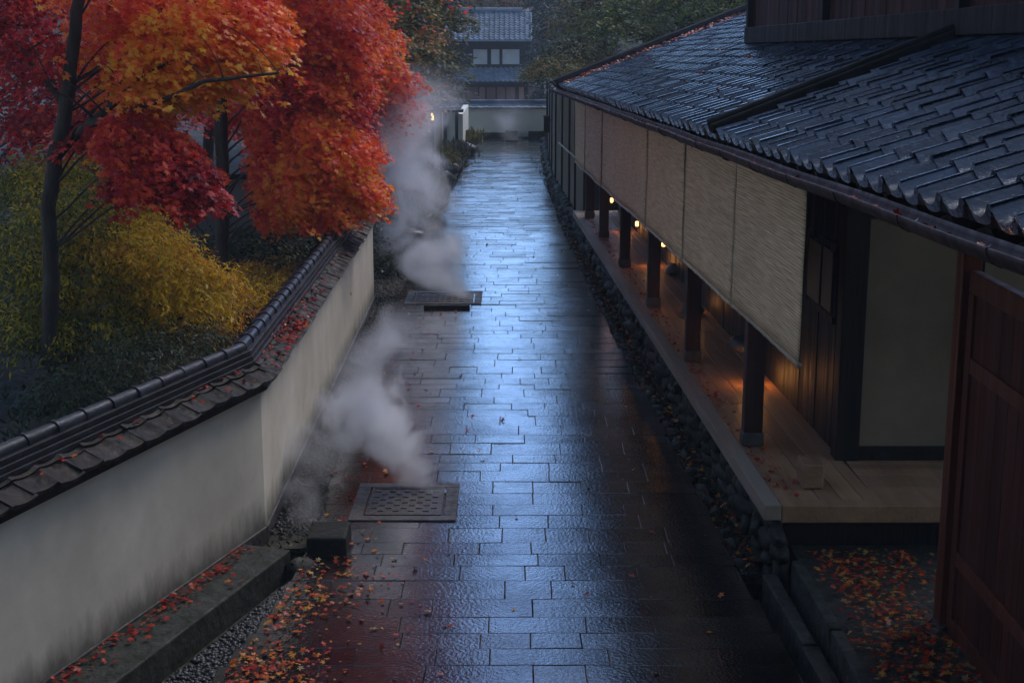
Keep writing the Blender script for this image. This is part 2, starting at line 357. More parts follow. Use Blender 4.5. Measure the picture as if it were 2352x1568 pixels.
# strips of earth either side
def strip(name, fa, fb, y0, y1, z, m, n=80, nx=4, rough=.02, kind='structure', zf=None, **kw):
    V = []; F = []
    for i in range(n + 1):
        yy = y0 + (y1 - y0) * i / n
        for k in range(nx + 1):
            xx = fa(yy) + (fb(yy) - fa(yy)) * k / nx
            zz = (z if zf is None else zf(xx, yy)) + rough * noise.noise(Vector((xx*2.3, yy*2.3, 5))) + rough * .6 * noise.noise(Vector((xx*6, yy*6, 2)))
            V.append((xx, yy, zz))
    for i in range(n):
        for k in range(nx): a = i*(nx+1)+k; F.append((a, a+1, a+nx+2, a+nx+1))
    b = MB(); b.add(V, F, .5); return b.build(name, m, smooth=True, kind=kind, **kw)
WB = interp([(3,-4.49),(8.27,-2.80),(10.83,-1.98),(21.2,-2.07)])     # street face of the garden wall
strip('verge', lambda t: WB(t) - .2 if t < 21 else -9, lambda t: XL(t) + .005, 10.7, 56, -.02, m_soil, n=120, nx=8, rough=.04)
strip('channel_bed', lambda t: WB(t) - .1, lambda t: XL(t) + .01, 3, 10.75, -.13, m_soil, n=40)
strip('channel_bed', lambda t: XR(t) - .01, lambda t: PX(t, .1), 10.6, 52, -.10, m_soil, n=120)
strip('channel_water', lambda t: XR(t) - .01, lambda t: 2.3, 3, 10.65, -.30, m_water, n=20, rough=.0)
strip('courtyard', lambda t: 2.15, lambda t: 9, 3, 10.4, .12, m_soil, n=40, nx=20, rough=.03)
# garden terrain left of the wall
def gz(x, y): return .35 + max(0, -2.6 - x) * .10 + .10 * max(0, (y - 24) * .03)
strip('garden_ground', lambda t: -26, lambda t: WB(t) - .25 if t < 21 else -3.0, 2.5, 58, 0, m_soil, n=90, nx=40, rough=.12, zf=gz)
strip('garden_ground', lambda t: PX(t, 1.0), lambda t: 30, 29, 80, 0, m_soil, n=50, nx=20, rough=.1, zf=lambda x, y: .3 + .05 * (x - 1))

# ------------------------------------------------------------------ tiles
def tile_field(mb, O, S, T, Nn, ns, nt_, pitch, expo, amp=.026, lip=.022, eave=True, skip=None, jit=1.0):
    """pan tiles: O corner at eave, S unit along eave, T unit up slope, Nn roof normal"""
    prof = [(0,.95),(.07,1.0),(.15,.72),(.27,.02),(.42,-.62),(.58,-.92),(.74,-.86),(.88,-.35),(.96,.45),(1.04,.93)]
    for j in range(nt_):
        for i in range(ns):
            if skip and skip(i * pitch, j * expo): continue
            dz = random.uniform(-.004,.005) * jit; ds = random.uniform(-.006,.006) * jit; dt = random.uniform(-.009,.009) * jit; ln = .06
            v = random.random(); vs = []
            tilt = random.uniform(-.006,.006) * jit
            for (tt, zz) in ((j*expo + dt, lip + dz), (j*expo + expo*.5, lip*.55 + dz*.6), ((j+1)*expo + ln*.3, .0)):
                for (q, h) in prof:
                    vs.append(O + S * (i*pitch + q*pitch + ds) + T * tt + Nn * (h*amp + zz + (q-.5)*tilt))
            n = len(prof); drop = .020 if not (eave and j == 0) else .042
            for (q, h) in prof:
                dd = drop * (1 if not (eave and j == 0) else (.75 + .5 * (1 - abs(h))))
                vs.append(O + S * (i*pitch + q*pitch + ds) + T * (j*expo + dt + .004) + Nn * (h*amp + lip + dz - dd + (q-.5)*tilt))
            fs = []
            for k in range(n-1):
                fs += [(k,k+1,n+k+1,n+k),(n+k,n+k+1,2*n+k+1,2*n+k),(3*n+k,3*n+k+1,k+1,k)]
            mb.add(vs, fs, v)

# ------------------------------------------------------------------ right-hand building
bld = thing('timber_teahouse', 'long low timber building with grey tiled roof and open veranda, right of the lane', 'building', (2.6, 18, 0))
S = Vector((-.0385, 1, -.0163)).normalized(); SL = math.atan(.385)
U = Vector((1, .0385, 0)).normalized(); T = (U * math.cos(SL) + Vector((0,0,1)) * math.sin(SL)); NR = S.cross(T) * -1
if NR.z < 0: NR = -NR
s0, EU, EZ = 1.2, -.56, 3.24
def RP(s, w, h=0):       # point on the roof plane: s along, w metres up the slope, h above
    return Vector((PX(s, EU), s, BZ(EZ, s))) + T * w + NR * h
O = RP(s0, 0)
PITCHT, EXPO = .268, .245
nS = int((27.6 - s0) / PITCHT)
RW = (1.85) / math.cos(SL)
rt = MB()
tile_field(rt, O, S, T, NR, nS, int(RW / EXPO) + 1, PITCHT, EXPO, amp=.036)
tile_field(rt, RP(18.9, (int(RW/EXPO)+1) * EXPO), S, T, NR, int((27.6-18.9)/PITCHT), 7, PITCHT, EXPO, amp=.036, eave=False)
roof = rt.build('tiled_roof', m_tile, bld, smooth=True)
e = roof.modifiers.new('split', 'EDGE_SPLIT'); e.split_angle = R(55)
# boards under the tiles and rafters
ub = MB()
a, b = RP(s0, .06, -.03), RP(27.6, .06, -.03); c, d = RP(27.6, RW + (2.0), -.03), RP(s0, RW + .3, -.03)
ub.hexa([a - NR*.05, b - NR*.05, RP(27.6, RW+.3, -.08), d - NR*.05, a, b, RP(27.6, RW+.3, -.03), d])
ub.hexa([RP(18.9,RW+.3,-.08), RP(27.6,RW+.3,-.08), RP(27.6,RW+2,-.08), RP(18.9,RW+2,-.08), RP(18.9,RW+.3,-.03), RP(27.6,RW+.3,-.03), RP(27.6,RW+2,-.03), RP(18.9,RW+2,-.03)])
ub.build('soffit_board', m_timber, bld)
rf = MB()
for k in range(58):
    s = s0 + .2 + k * .45
    rf.prism(RP(s, .05, -.13), RP(s, 1.6, -.13), .06, .09)
rf.build('rafter', m_timber, bld)
# divider ridge and far verge
dv = MB(); 
dv.prism(RP(10.9, -.03, .055), RP(10.9, RW+.05, .055), .13, .08)
dv.build('dividing_ridge', m_timber, bld, bevel=.02)
dt2 = MB(); dt2.tube([RP(10.9, w, .098) for w in np.linspace(-.03, RW, 12)], .035, 8); dt2.build('ridge_cap', m_timber, bld, smooth=True)
vg = MB(); vg.tube([RP(27.55, w, .09) for w in np.linspace(-.05, RW+2, 20)], .085, 8); vg.prism(RP(27.6,-.05,-.02), RP(27.6,RW+2,-.02), .1, .22)
vg.build('verge_cap', m_ridge_d, bld, smooth=False)
# gutter
gu = MB(); gp = []
n = 10; ss = np.linspace(s0, 28.0, 60)
vs = []
for s in ss:
    for k in range(n):
        t = math.pi + math.pi * k / (n - 1)
        for rr in (.062,): vs.append(Vector((PX(s, EU - .10) + rr * math.cos(t), s, BZ(EZ - .045, s) + rr * math.sin(t) + .004*math.sin(s*2.1))))
fs = [(i*n+k, i*n+k+1, (i+1)*n+k+1, (i+1)*n+k) for i in range(len(ss)-1) for k in range(n-1)]
gu.add(vs, fs, .5)
go = gu.build('gutter', m_gutter, bld, smooth=True); sm = go.modifiers.new('thick', 'SOLIDIFY'); sm.thickness = .008
for k in range(27):
    s = s0 + .6 + k * 1.0; gb = MB()
    gb.tube([Vector((PX(s, EU-.10) + .069*math.cos(t), s, BZ(EZ-.045, s) + .069*math.sin(t))) for t in np.linspace(math.pi, 2*math.pi, 8)], .007, 5)
    gb.build('gutter_bracket', m_gutter, bld)
# eave beam + wall plate
eb = MB(); eb.prism(B(2, 0, 3.05), B(27.4, 0, 3.05), .14, .2); eb.prism(B(2, .62, 3.25), B(27.4, .62, 3.25), .12, .3)
eb.build('eave_beam', m_timber, bld)
# upper storey
us = MB(); wu = 1.30
def W2(s, h0, h1):
    pass
K = 17.4/120
sA, sB = 3.0, 18.85
zb = EZ + .385 * (wu - EU)
nb_ = 70
for k in range(nb_):
    a = sA + (sB - sA) * k / nb_; b = sA + (sB - sA) * (k + 1) / nb_
    o = random.uniform(0, .012)
    us.hexa([Vector((PX(a, wu - o), a, BZ(zb, a) + .16)), Vector((PX(b, wu - o), b, BZ(zb, b) + .16)), Vector((PX(b, wu + .1), b, BZ(zb, b) + .16)), Vector((PX(a, wu + .1), a, BZ(zb, a) + .16)),
             Vector((PX(a, wu - o), a, BZ(zb, a) + 1.7)), Vector((PX(b, wu - o), b, BZ(zb, b) + 1.7)), Vector((PX(b, wu + .1), b, BZ(zb, b) + 1.7)), Vector((PX(a, wu + .1), a, BZ(zb, a) + 1.7))])
us.box((PX(sB, wu) + .02, sB - .1, 3.6), (8, sB, 5.5))
us.build('upper_wall', m_redwood_far, bld)
ul = MB(); ul.prism(Vector((PX(sA, wu-.03), sA, BZ(zb, sA)+.12)), Vector((PX(sB+.03, wu-.03), sB+.03, BZ(zb, sB)+.12)), .12, .2)
for s in (10.95, 15.0, 18.8, 7): ul.prism(Vector((PX(s, wu-.02), s, BZ(zb, s)+.1)), Vector((PX(s, wu-.02), s, BZ(zb, s)+1.7)), .12, .13, up=(0,1,0))
ul.build('upper_sill', m_timber, bld, bevel=.008)
ur = MB(); A_ = [Vector((PX(s, uu), s, BZ(zb, s) + hh)) for s in (2.6, 19.3) for uu, hh in ((.7,1.55),(4.5,2.6))]
ur.hexa([A_[0],A_[2],A_[3],A_[1],A_[0]+Vector((0,0,.1)),A_[2]+Vector((0,0,.1)),A_[3]+Vector((0,0,.1)),A_[1]+Vector((0,0,.1))]); ur.build('upper_roof', m_tile, bld)
# posts
post_s = [11.85, 15.04, 18.16, 21.34, 24.46, 27.1]
for s in post_s:
    p = MB(); x, yy = PX(s, 0), s
    p.box((x-.08, yy-.08, .60), (x+.08, yy+.08, BZ(3.1, s))); p.build('post', m_post, bld, bevel=.012)
    p = MB(); p.box((x-.092, yy-.092, .505), (x+.092, yy+.092, .625)); p.build('post_base', m_stone, bld, bevel=.012)
# deck
dk = MB()
eu0, eu1 = -.235, .62
cols = [(-.10,.06),(.065,.22),(.225,.385),(.39,.55),(.555,.66)]
for (a, b) in cols:
    s = 10.36
    while s < 28.2:
        s2 = min(28.2, s + random.uniform(1.8, 3.4)); dz = random.uniform(-.003,.003)
        if s2 > 27.5: s2 = 28.2
        q = [(PX(s,a), s, .44), (PX(s,b), s, .44), (PX(s2-.006,b), s2-.006, .44), (PX(s2-.006,a), s2-.006, .44)]
        dk.hexa([Vector(t) for t in q] + [Vector((t[0], t[1], .5+dz)) for t in q]); s = s2
for k in range(7):      # boards in front of the cream wall, running across
    y0 = 10.36 + k * .155
    dk.box((PX(10.8,.67), y0, .44), (5.2, y0 + .15, .5 + random.uniform(-.003,.003)))
dk.build('deck_board', m_deck, bld, bevel=.003)
eg = MB()
s = 10.2
while s < 28.2:
    s2 = min(28.2, s + 3.2)
    q = [(PX(s,-.235), s, .39), (PX(s,-.105), s, .39), (PX(s2-.004,-.105), s2-.004, .39), (PX(s2-.004,-.235), s2-.004, .39)]
    eg.hexa([Vector(t) for t in q] + [Vector((t[0], t[1], .508)) for t in q]); s = s2
eg.build('edge_beam', m_beam, bld, bevel=.006)
eg = MB(); eg.box((PX(10.2,-.10), 10.2, .37), (5.2, 10.355, .506)); eg.build('end_beam', m_deck, bld, bevel=.006)
uf = MB(); uf.hexa([Vector(q) for q in [(PX(10.5,-.1),10.5,-.4),(5.2,10.5,-.4),(5.2,28,-.4),(PX(28,-.1),28,-.4),(PX(10.5,-.1),10.5,.42),(5.2,10.5,.42),(5.2,28,.42),(PX(28,-.1),28,.42)]])
uf.build('plinth', m_timber, bld)
# rubble footing
ft = MB()
s = 10.0
while s < 28.5:
    w = random.uniform(.26,.5)
    zc = -.22
    while zc < .26:
        hh = min(random.uniform(.10,.18), .36 - zc)
        rock(ft, (PX(s + w/2, -.13 + .03*random.random()-.04*(zc)), s + w/2, zc + hh/2), (.075, w*.62, hh*.66))
        zc += hh
    s += w
ft.build('rubble_footing', m_moss, bld, smooth=True)
# side wall behind the veranda : dark boards, with a papered window
sw = MB(); uW = .66; s = 11.55
while s < 28:
    w = .2; q0, q1 = s, s + w - .008; o = random.uniform(0,.008)
    def wall(z0, z1):
        sw.hexa([Vector((PX(q0,uW-o),q0,z0)),Vector((PX(q1,uW-o),q1,z0)),Vector((PX(q1,uW+.08),q1,z0)),Vector((PX(q0,uW+.08),q0,z0)),
                 Vector((PX(q0,uW-o),q0,z1)),Vector((PX(q1,uW-o),q1,z1)),Vector((PX(q1,uW+.08),q1,z1)),Vector((PX(q0,uW+.08),q0,z1))])
    if 11.8 < s < 12.7: wall(.5, 1.6); wall(2.22, 3.1)
    else: wall(.5, 3.1)
    s += w
sw.hexa([Vector((PX(q,uW+a),q,z)) for z in (.5,3.1) for q,a in ((11.5,.09),(28,.09),(28,.2),(11.5,.2))]); sw.build('board_wall', m_timber, bld)
wf = MB()
for (a, b, c, d) in ((11.75,12.8,2.20,2.26),(11.75,12.8,1.58,1.64),(11.75,11.81,1.6,2.26),(12.74,12.8,1.6,2.26),(12.2,12.225,1.6,2.26),(12.74,12.8,1.62,1.63)):
    wf.box((PX((a+b)/2,uW)-.020, a, c), (PX((a+b)/2,uW)+.03, b, d))
win = wf.build('window', m_timber, bld)
wp = MB(); wp.box((PX(12.2,uW)-.028, 11.83, 1.66), (PX(12.2,uW)-.022, 12.19, 2.18)); wp.box((PX(12.5,uW)-.030, 12.24, 1.66), (PX(12.5,uW)-.022, 12.72, 2.18)); wp.build('pane', m_paper, win)
# corner post, cream end wall, beams
cpz = MB(); cpz.box((2.69,11.36,.5),(2.885,11.55,3.3)); cpz.box((2.885,11.375,.5),(3.62,11.5,.615)); cpz.box((2.885,11.375,2.52),(5.2,11.5,2.75)); cpz.box((3.7,11.37,.5),(3.83,11.5,3.3))
cpz.build('corner_frame', m_timber, bld, bevel=.006)
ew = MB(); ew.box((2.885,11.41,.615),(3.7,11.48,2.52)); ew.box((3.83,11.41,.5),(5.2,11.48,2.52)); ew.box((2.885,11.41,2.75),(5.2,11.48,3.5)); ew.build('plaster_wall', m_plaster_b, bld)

# blinds: each hangs from the eave
def blind(sa, sb, label, wob):
    t = thing('reed_blind', label, 'blind', (PX((sa+sb)/2, -.2), (sa+sb)/2, 1.7), 'reed blinds hanging along the veranda')
    V = []; F = []; ns, nz = 24, 14
    zt, zl = 3.12, 1.775
    for i in range(ns+1):
        s = sa + (sb-sa)*i/ns
        for k in range(nz+1):
            z = BZ(zt + (zl-zt)*k/nz, s); f = k/nz
            z -= .012*math.sin((s-sa)/(sb-sa)*math.pi)*f; u = -.2 + .012*math.sin(s*1.9+wob)*f + .008*noise.noise(Vector((s*1.3, k*.2, wob)))
            V.append((PX(s,u), s, z))
    for i in range(ns):
        for k in range(nz): a = i*(nz+1)+k; F.append((a,a+1,a+nz+2,a+nz+1))
    b = MB(); b.add(V, F, .5); o = b.build('reed_screen', m_blind, t, smooth=True)
    sm = o.modifiers.new('thick','SOLIDIFY'); sm.thickness = .008
    b = MB(); pts = [Vector((PX(s,-.2+.012*math.sin(s*1.9+wob)), s, BZ(1.76, s) - .012*math.sin(max(0,min(1,(s-sa)/(sb-sa)))*math.pi))) for s in np.linspace(sa-.03, sb+.03, 26)]
    b.tube(pts, [.017 + .004*(i % 3 == 0) for i in range(26)], 8); b.build('bottom_pole', m_bamboo, t, smooth=True)
    b = MB()
    for s in (sb-.06,):
        b.tube([(PX(s,-.214), s, BZ(3.1,s)), (PX(s,-.216+.012*math.sin(s*1.9+wob)), s, BZ(2.4,s)), (PX(s,-.223+.012*math.sin(s*1.9+wob)), s, BZ(1.74,s))], .004, 4)
    b.build('cord', m_bamboo, t)
bl = [(9.46,11.87,'nearest tan reed blind, hanging beside the dark opening in front of the cream end wall',0),
      (11.91,14.49,'tan reed blind second from the near end of the veranda',1.3),
      (14.57,17.39,'tan reed blind third from the near end, between two dark gaps',2.1),
      (17.49,22.86,'widest tan reed blind, the fourth along the veranda',3.3),
      (22.98,25.9,'narrow looking reed blind beyond the widest one, over the first lit lantern',4.4),
      (25.95,28.2,'farthest reed blind at the corner of the tiled roof',5.2)]
for q in bl: blind(*q)

# lanterns under the eave
m_glow_b = M('bright lantern paper', (.9,.5,.2), None, 3, (.6,.7), emit=(1.0,.40,.10,9))
def lantern(p, label, sc=.42, gm=m_glow):
    t = thing('paper_lantern', label, 'lantern', p, 'lit lanterns in the veranda')
    p = Vector(p); b = MB(); b.box(p + Vector((-.055,-.055,-.085))*sc, p + Vector((.055,.055,.085))*sc); b.build('paper_shade', gm, t, bevel=.01)
    b = MB()
    for i in (-1,1):
        for j in (-1,1): b.box(p+Vector((i*.038-.004,j*.038-.004,-.062)), p+Vector((i*.038+.004,j*.038+.004,.062)))
    b.box(p+Vector((-.048,-.048,.062)), p+Vector((.048,.048,.074))); b.box(p+Vector((-.045,-.045,-.072)), p+Vector((.045,.045,-.062)))
    b.build('lantern_frame', m_timber, t)
    b = MB(); b.tube([p+Vector((0,0,.074)), Vector((p.x,p.y,BZ(3.0,p.y)))], .004, 4); b.build('hanging_cord', m_timber, t)
lantern(at(1405,460,24), 'farthest lit lantern, a bright box seen between two posts under the fifth blind')
lantern(at(1463,514,21.6), 'small lit lantern glowing just under the lower edge of the widest blind')
lantern(at(1524,560,18.9), 'lit lantern beside the fourth post, half hidden by the blind edge')
def floor_lantern(s_, u_, label):
    p = Vector((PX(s_, u_), s_, .508)); t = thing('floor_lantern', label, 'lantern', p, 'lit floor lanterns on the deck')
    b = MB(); b.box(p+Vector((-.05,-.05,.03)), p+Vector((.05,.05,.20))); b.build('paper_shade', m_glow_b, t, bevel=.012)
    b = MB(); b.box(p+Vector((-.065,-.065,0)), p+Vector((.065,.065,.028))); b.box(p+Vector((-.06,-.06,.202)), p+Vector((.06,.06,.22)))
    for i in (-1,1):
        for j in (-1,1): b.box(p+Vector((i*.056-.004,j*.056-.004,.028)), p+Vector((i*.056+.004,j*.056+.004,.202)))
    b.build('lantern_frame', m_timber, t)
for sp_, nm in ((11.85, 'first'), (15.04, 'second'), (18.16, 'third'), (21.34, 'fourth')):
    floor_lantern(sp_*1.175, 2.53*.175, 'low floor lantern by the board wall, hidden behind the %s post from the near end' % nm)

# things on the veranda
b = MB(); b.box((2.27,10.60,.508),(2.43,10.86,.70)); b.build('stone_block', m_deck, bevel=.01, label='small squared grey block standing on the near end of the deck', cat='block')
def rockthing(c, r, label, name='garden_rock', m=None, grp=None, n=1):
    b = MB(); rock(b, c, r); o = b.build(name, m or m_rock, smooth=True, label=label, cat='rock', group=grp); return o
rockthing(at(1680,785,14.4) + Vector((.1,0,-.02)), (.16,.2,.09), 'rounded dark rock resting on the deck behind the second post')
rockthing((2.38,20.6,.58), (.15,.2,.1), 'dark rock on the deck in the lantern glow, far behind the third post')
rockthing((2.28,17.6,.57), (.13,.2,.09), 'low dark rock on the deck boards near the nearest lantern')

# ------------------------------------------------------------------ gate on the right
gt = thing('timber_gate', 'tall red brown panelled wooden gate standing open at the right edge', 'gate', (2.87, 8.9, .1))
b = MB(); b.box((2.82,8.78,.12),(2.94,8.92,2.72)); b.build('gate_post', m_gate, gt, bevel=.008)
b = MB()
yy = 8.74
while yy > 5.2:
    o = random.uniform(0,.004); b.box((2.885,yy-.092,.22),(2.905+o,yy,2.5)); b.box((2.88-o,yy-.092,.22),(2.9,yy,2.5)); yy -= .095
b.build('board_panel', m_redwood, gt)
b = MB()
for (z0, z1) in ((2.40,2.54),(1.90,2.00),(.62,.72),(.14,.26)): b.box((2.862,5.2,z0),(2.922,8.775,z1))
for y0 in (8.66,6.9,5.2): b.box((2.858,y0,.26),(2.926,y0+.1,2.4))
b.build('gate_frame', m_gate, gt, bevel=.006)
b = MB(); b.box((2.78,5,2.74),(2.98,9.0,2.82)); b.build('gate_cap', m_timber, gt, bevel=.01)
b = MB(); rock(b, (2.86,8.82,.11), (.14,.15,.07)); rock(b, (2.92,8.5,.10), (.1,.13,.05)); rock(b, (2.95,8.2,.10), (.11,.13,.045)); b.build('base_stone', m_stone, gt, smooth=True)

# ------------------------------------------------------------------ kerbs by the courtyard
def kerb(mb, pts, w, z0, z1, seg=.8):
    pts = [Vector((p[0], p[1], 0)) for p in pts]
    for a, b_ in zip(pts[:-1], pts[1:]):
        L_ = (b_-a).length; n = max(1, round(L_/seg)); d = (b_-a)/n; nn = Vector((-d.y, d.x, 0)).normalized()*w/2
        for k in range(n):
            p = a + d*k + d.normalized()*.006; q = a + d*(k+1) - d.normalized()*.006; h = random.uniform(-.008,.008)
            j = [Vector((random.uniform(-.008,.008), random.uniform(-.008,.008), 0)) for _ in range(4)]
            R4 = [p-nn+j[0], q-nn+j[1], q+nn+j[2], p+nn+j[3]]
            mb.hexa([Vector((t.x,t.y,z0)) for t in R4] + [Vector((t.x,t.y,z1+h)) for t in R4])
b = MB(); kerb(b, [(2.20,4),(2.16,7.5),(2.12,10.0)], .09, -.35, .15, 1.1); b.build('kerb', m_moss, bevel=.012, kind='structure')
b = MB(); kerb(b, [(2.10,4),(2.03,7.5),(1.98,8.8),(1.93,10.05)], .11, -.4, .02, 1.0); b.build('kerb', m_moss, bevel=.012, kind='structure')

# ------------------------------------------------------------------ left garden wall
def coping(parent, pts, z, mat_t, mat_r, half=.27, rise=.15, pitch=.235, rows=2, stack=.12, tr=.046, both=True, z_end=None, ends=(None,None)):
    """tiled coping over a polyline of centre points; right side is the street side"""
    tb = MB(); rb = MB(); sb = MB(); dirs = []
    P_ = [Vector((p[0], p[1], 0)) for p in pts]
    for i in range(len(P_)-1):
        a, c = P_[i], P_[i+1]; d = (c-a).normalized(); rt_ = Vector((d.y, -d.x, 0))
        L_ = (c-a).length; n = max(1, round(L_/pitch)); pit = L_/n
        sl = math.atan2(rise, half)
        for side in ((1,-1) if both else (1,)):
            rr = rt_*side; Tn = (-rr*math.cos(sl) + Vector((0,0,math.sin(sl)))); Nn = (rr*math.sin(sl) + Vector((0,0,math.cos(sl))))
            ex = half/math.cos(sl)/rows
            base = a + rr*half + Vector((0,0,z))
            # mitre the ends of the fields against the neighbouring run
            def shift(idx, w):
                if idx <= 0 or idx >= len(P_)-1: return 0
                d0 = (P_[idx]-P_[idx-1]).normalized(); d1 = (P_[idx+1]-P_[idx]).normalized()
                ang = math.atan2(d0.x*d1.y-d0.y*d1.x, d0.dot(d1)); return math.tan(ang/2)*w
            for j in range(rows):
                w = (half - j*half/rows)*side
                e0 = -shift(i, w); e1 = shift(i+1, w)
                k0 = e0 ; k1 = L_ + e1
                nn = max(1, round((k1-k0)/pit)); pp = (k1-k0)/nn
                tile_field(tb, base + d*k0 + Tn*(j*ex), d, Tn, Nn, nn, 1, pp, ex, amp=.011, lip=.02, eave=(j==0), jit=1.3)
    def offs(w, h):
        out = []
        for i, p in enumerate(P_):
            d0 = (P_[i]-P_[i-1]).normalized() if i else (P_[1]-P_[0]).normalized()
            d1 = (P_[i+1]-P_[i]).normalized() if i < len(P_)-1 else d0
            n0 = Vector((d0.y,-d0.x,0)); n1 = Vector((d1.y,-d1.x,0)); m_ = (n0+n1).normalized()
            out.append(p + m_*w/max(.5, m_.dot(n0)) + Vector((0,0,h)))
        return out
    # stacked flat ridge courses
    for (w, h0, h1) in ((.11,rise-.045,rise-.01),(.095,rise-.006,rise+.03),(.08,rise+.034,rise+.07)):
        A, C = offs(-w, z), offs(w, z)
        for i in range(len(P_)-1):
            q = [A[i],A[i+1],C[i+1],C[i]]; sb.hexa([t+Vector((0,0,h0)) for t in q]+[t+Vector((0,0,h1)) for t in q])
    # round cap tiles, overlapping
    for i in range(len(P_)-1):
        a, c = P_[i], P_[i+1]; L_ = (c-a).length; d = (c-a)/L_; n = max(1, round(L_/.30)); l = L_/n
        for k in range(n):
            h = z + rise + .085; j = random.uniform(-.004,.004)
            p = a+d*(k*l); q = a+d*((k+1)*l+.012)
            rb.tube([p+Vector((j,0,h)), p+d*.03+Vector((j,0,h)), p+d*.032+Vector((j,0,h)), q+Vector((j,0,h))], [tr+.010,tr+.010,tr+.001,tr-.001], 14)
    t_ = tb.build('coping_tiles', mat_t, parent, smooth=True); e_ = t_.modifiers.new('split','EDGE_SPLIT'); e_.split_angle = R(50)
    sb.build('ridge_courses', mat_r, parent, bevel=.005)
    r_ = rb.build('ridge_tiles', mat_r, parent, smooth=True); e_ = r_.modifiers.new('split','EDGE_SPLIT'); e_.split_angle = R(50)
    return offs

def wallbody(mb, pts, w, z0, z1, face=0.0):
    P_ = [Vector((p[0], p[1], 0)) for p in pts]; A = []; C = []
    for i, p in enumerate(P_):
        d0 = (P_[i]-P_[i-1]).normalized() if i else (P_[1]-P_[0]).normalized(); d1 = (P_[i+1]-P_[i]).normalized() if i < len(P_)-1 else d0
        n0 = Vector((d0.y,-d0.x,0)); n1 = Vector((d1.y,-d1.x,0)); m_ = (n0+n1).normalized()
        A.append(p - m_*w/m_.dot(n0)); C.append(p + m_*(w+face)/m_.dot(n0))
    for i in range(len(P_)-1):
        q = [A[i],A[i+1],C[i+1],C[i]]; mb.hexa([t+Vector((0,0,z0)) for t in q]+[t+Vector((0,0,z1)) for t in q], .5)
gw = thing('garden_wall', 'bent cream plaster garden wall with wet dark tiled coping, left of the lane', 'wall', (-2.1, 11, 0))
GC = [(-4.63, 3.05), (-2.125, 10.87), (-2.215, 21.0)]
b = MB(); wallbody(b, GC, .145, .10, 1.30); b.build('plaster_panel', m_plaster, gw)
b = MB(); wallbody(b, GC, .165, -.1, .115); b.build('stone_footing', m_stone, gw, bevel=.01)
b = MB(); wallbody(b, GC, .20, 1.245, 1.31); b.build('eave_board', m_timber, gw)
coping(gw, GC, 1.335, m_tile_w, m_ridge)
# ledge and gutter stones in front of the near run
b = MB(); dB = (Vector((GC[1][0],GC[1][1],0))-Vector((GC[0][0],GC[0][1],0))).normalized(); nB = Vector((dB.y,-dB.x,0))
pa = Vector((GC[0][0],GC[0][1],0)) + nB*.36; pb = Vector((GC[1][0],GC[1][1],0)) + nB*.36 - dB*.35
kerb(b, [pa, pb], .40, -.3, .10, 2.3); b.build('ledge', m_moss, bevel=.012, kind='structure')
b = MB(); b.box((-1.60,10.46,-.1),(-1.29,10.86,.155)); o = b.build('kerb_stone', m_block, bevel=.025, label='squat black stone block at the end of the gutter beside the wall', cat='stone block')
b = MB()
rock(b, (-1.62,10.28,-.03), (.12,.14,.10)); b.build('gutter_rock', m_moss, smooth=True, label='rough broken stone next to the black block at the head of the gutter', cat='rock')
# gravel
def pebbles(name, fn, n, m, r=(.012,.03), **kw):
    base = np.array([tuple(v) for v in [(1,0,0),(0,1,0),(-1,0,0),(0,-1,0),(0,0,1),(0,0,-1)]], float)
    F0 = np.array([(0,1,4),(1,2,4),(2,3,4),(3,0,4),(1,0,5),(2,1,5),(3,2,5),(0,3,5)])
    C = np.array([fn() for _ in range(n)]); s_ = rng.uniform(r[0], r[1], n)
    V = base[None] * (s_[:,None,None] * rng.uniform(.6,1.3,(n,6,1)) * np.array([1,1,.7])) + C[:,None]
    F = F0[None] + (np.arange(n)*6)[:,None,None]
    return np_mesh(name, V.reshape(-1,3), F.reshape(-1,3), np.repeat(rng.random(n),8), m, **kw)
def fg1():
    y = random.uniform(5,10.6); a = WB(y)+.5; return (random.uniform(a, XL(y)), y, -.12+random.random()*.03)
pebbles('gravel', fg1, 9000, m_gravel, label='wet grey gravel in the gutter between the ledge and the paving', cat='gravel', kind='stuff')
m_gravel_d = M('dark gravel', (.008,.009,.008), (.026,.026,.022), 18, (.7,.9), attr=.5, spec=.2)
def fg2():
    y = random.uniform(10.2,46); return (random.uniform(XR(y)-.01, PX(y,-.25)), y, -.09+random.random()*.05)
pebbles('gravel', fg2, 12000, m_gravel_d, r=(.015,.045), label='dark wet gravel in the gutter below the veranda', cat='gravel', kind='stuff')
def fg3():
    y = random.uniform(10.9,46); return (random.uniform(WB(y)+.02 if y < 21 else -3, XL(y)), y, .0+random.random()*.02)
pebbles('gravel', fg3, 9000, m_gravel, r=(.01,.03), label='scattered small stones on the earth strip along the cream wall', cat='gravel', kind='stuff')
# edge stones along the channel
b = MB(); y = 10.4
while y < 46:
    w = random.uniform(.12,.34)
    if random.random() < .8: rock(b, (XR(y)+.05+random.uniform(0,.04), y, -.05), (.05+random.random()*.03, w*.55, .07))
    y += w
b.build('edging_stones', m_moss, smooth=True, kind='structure')

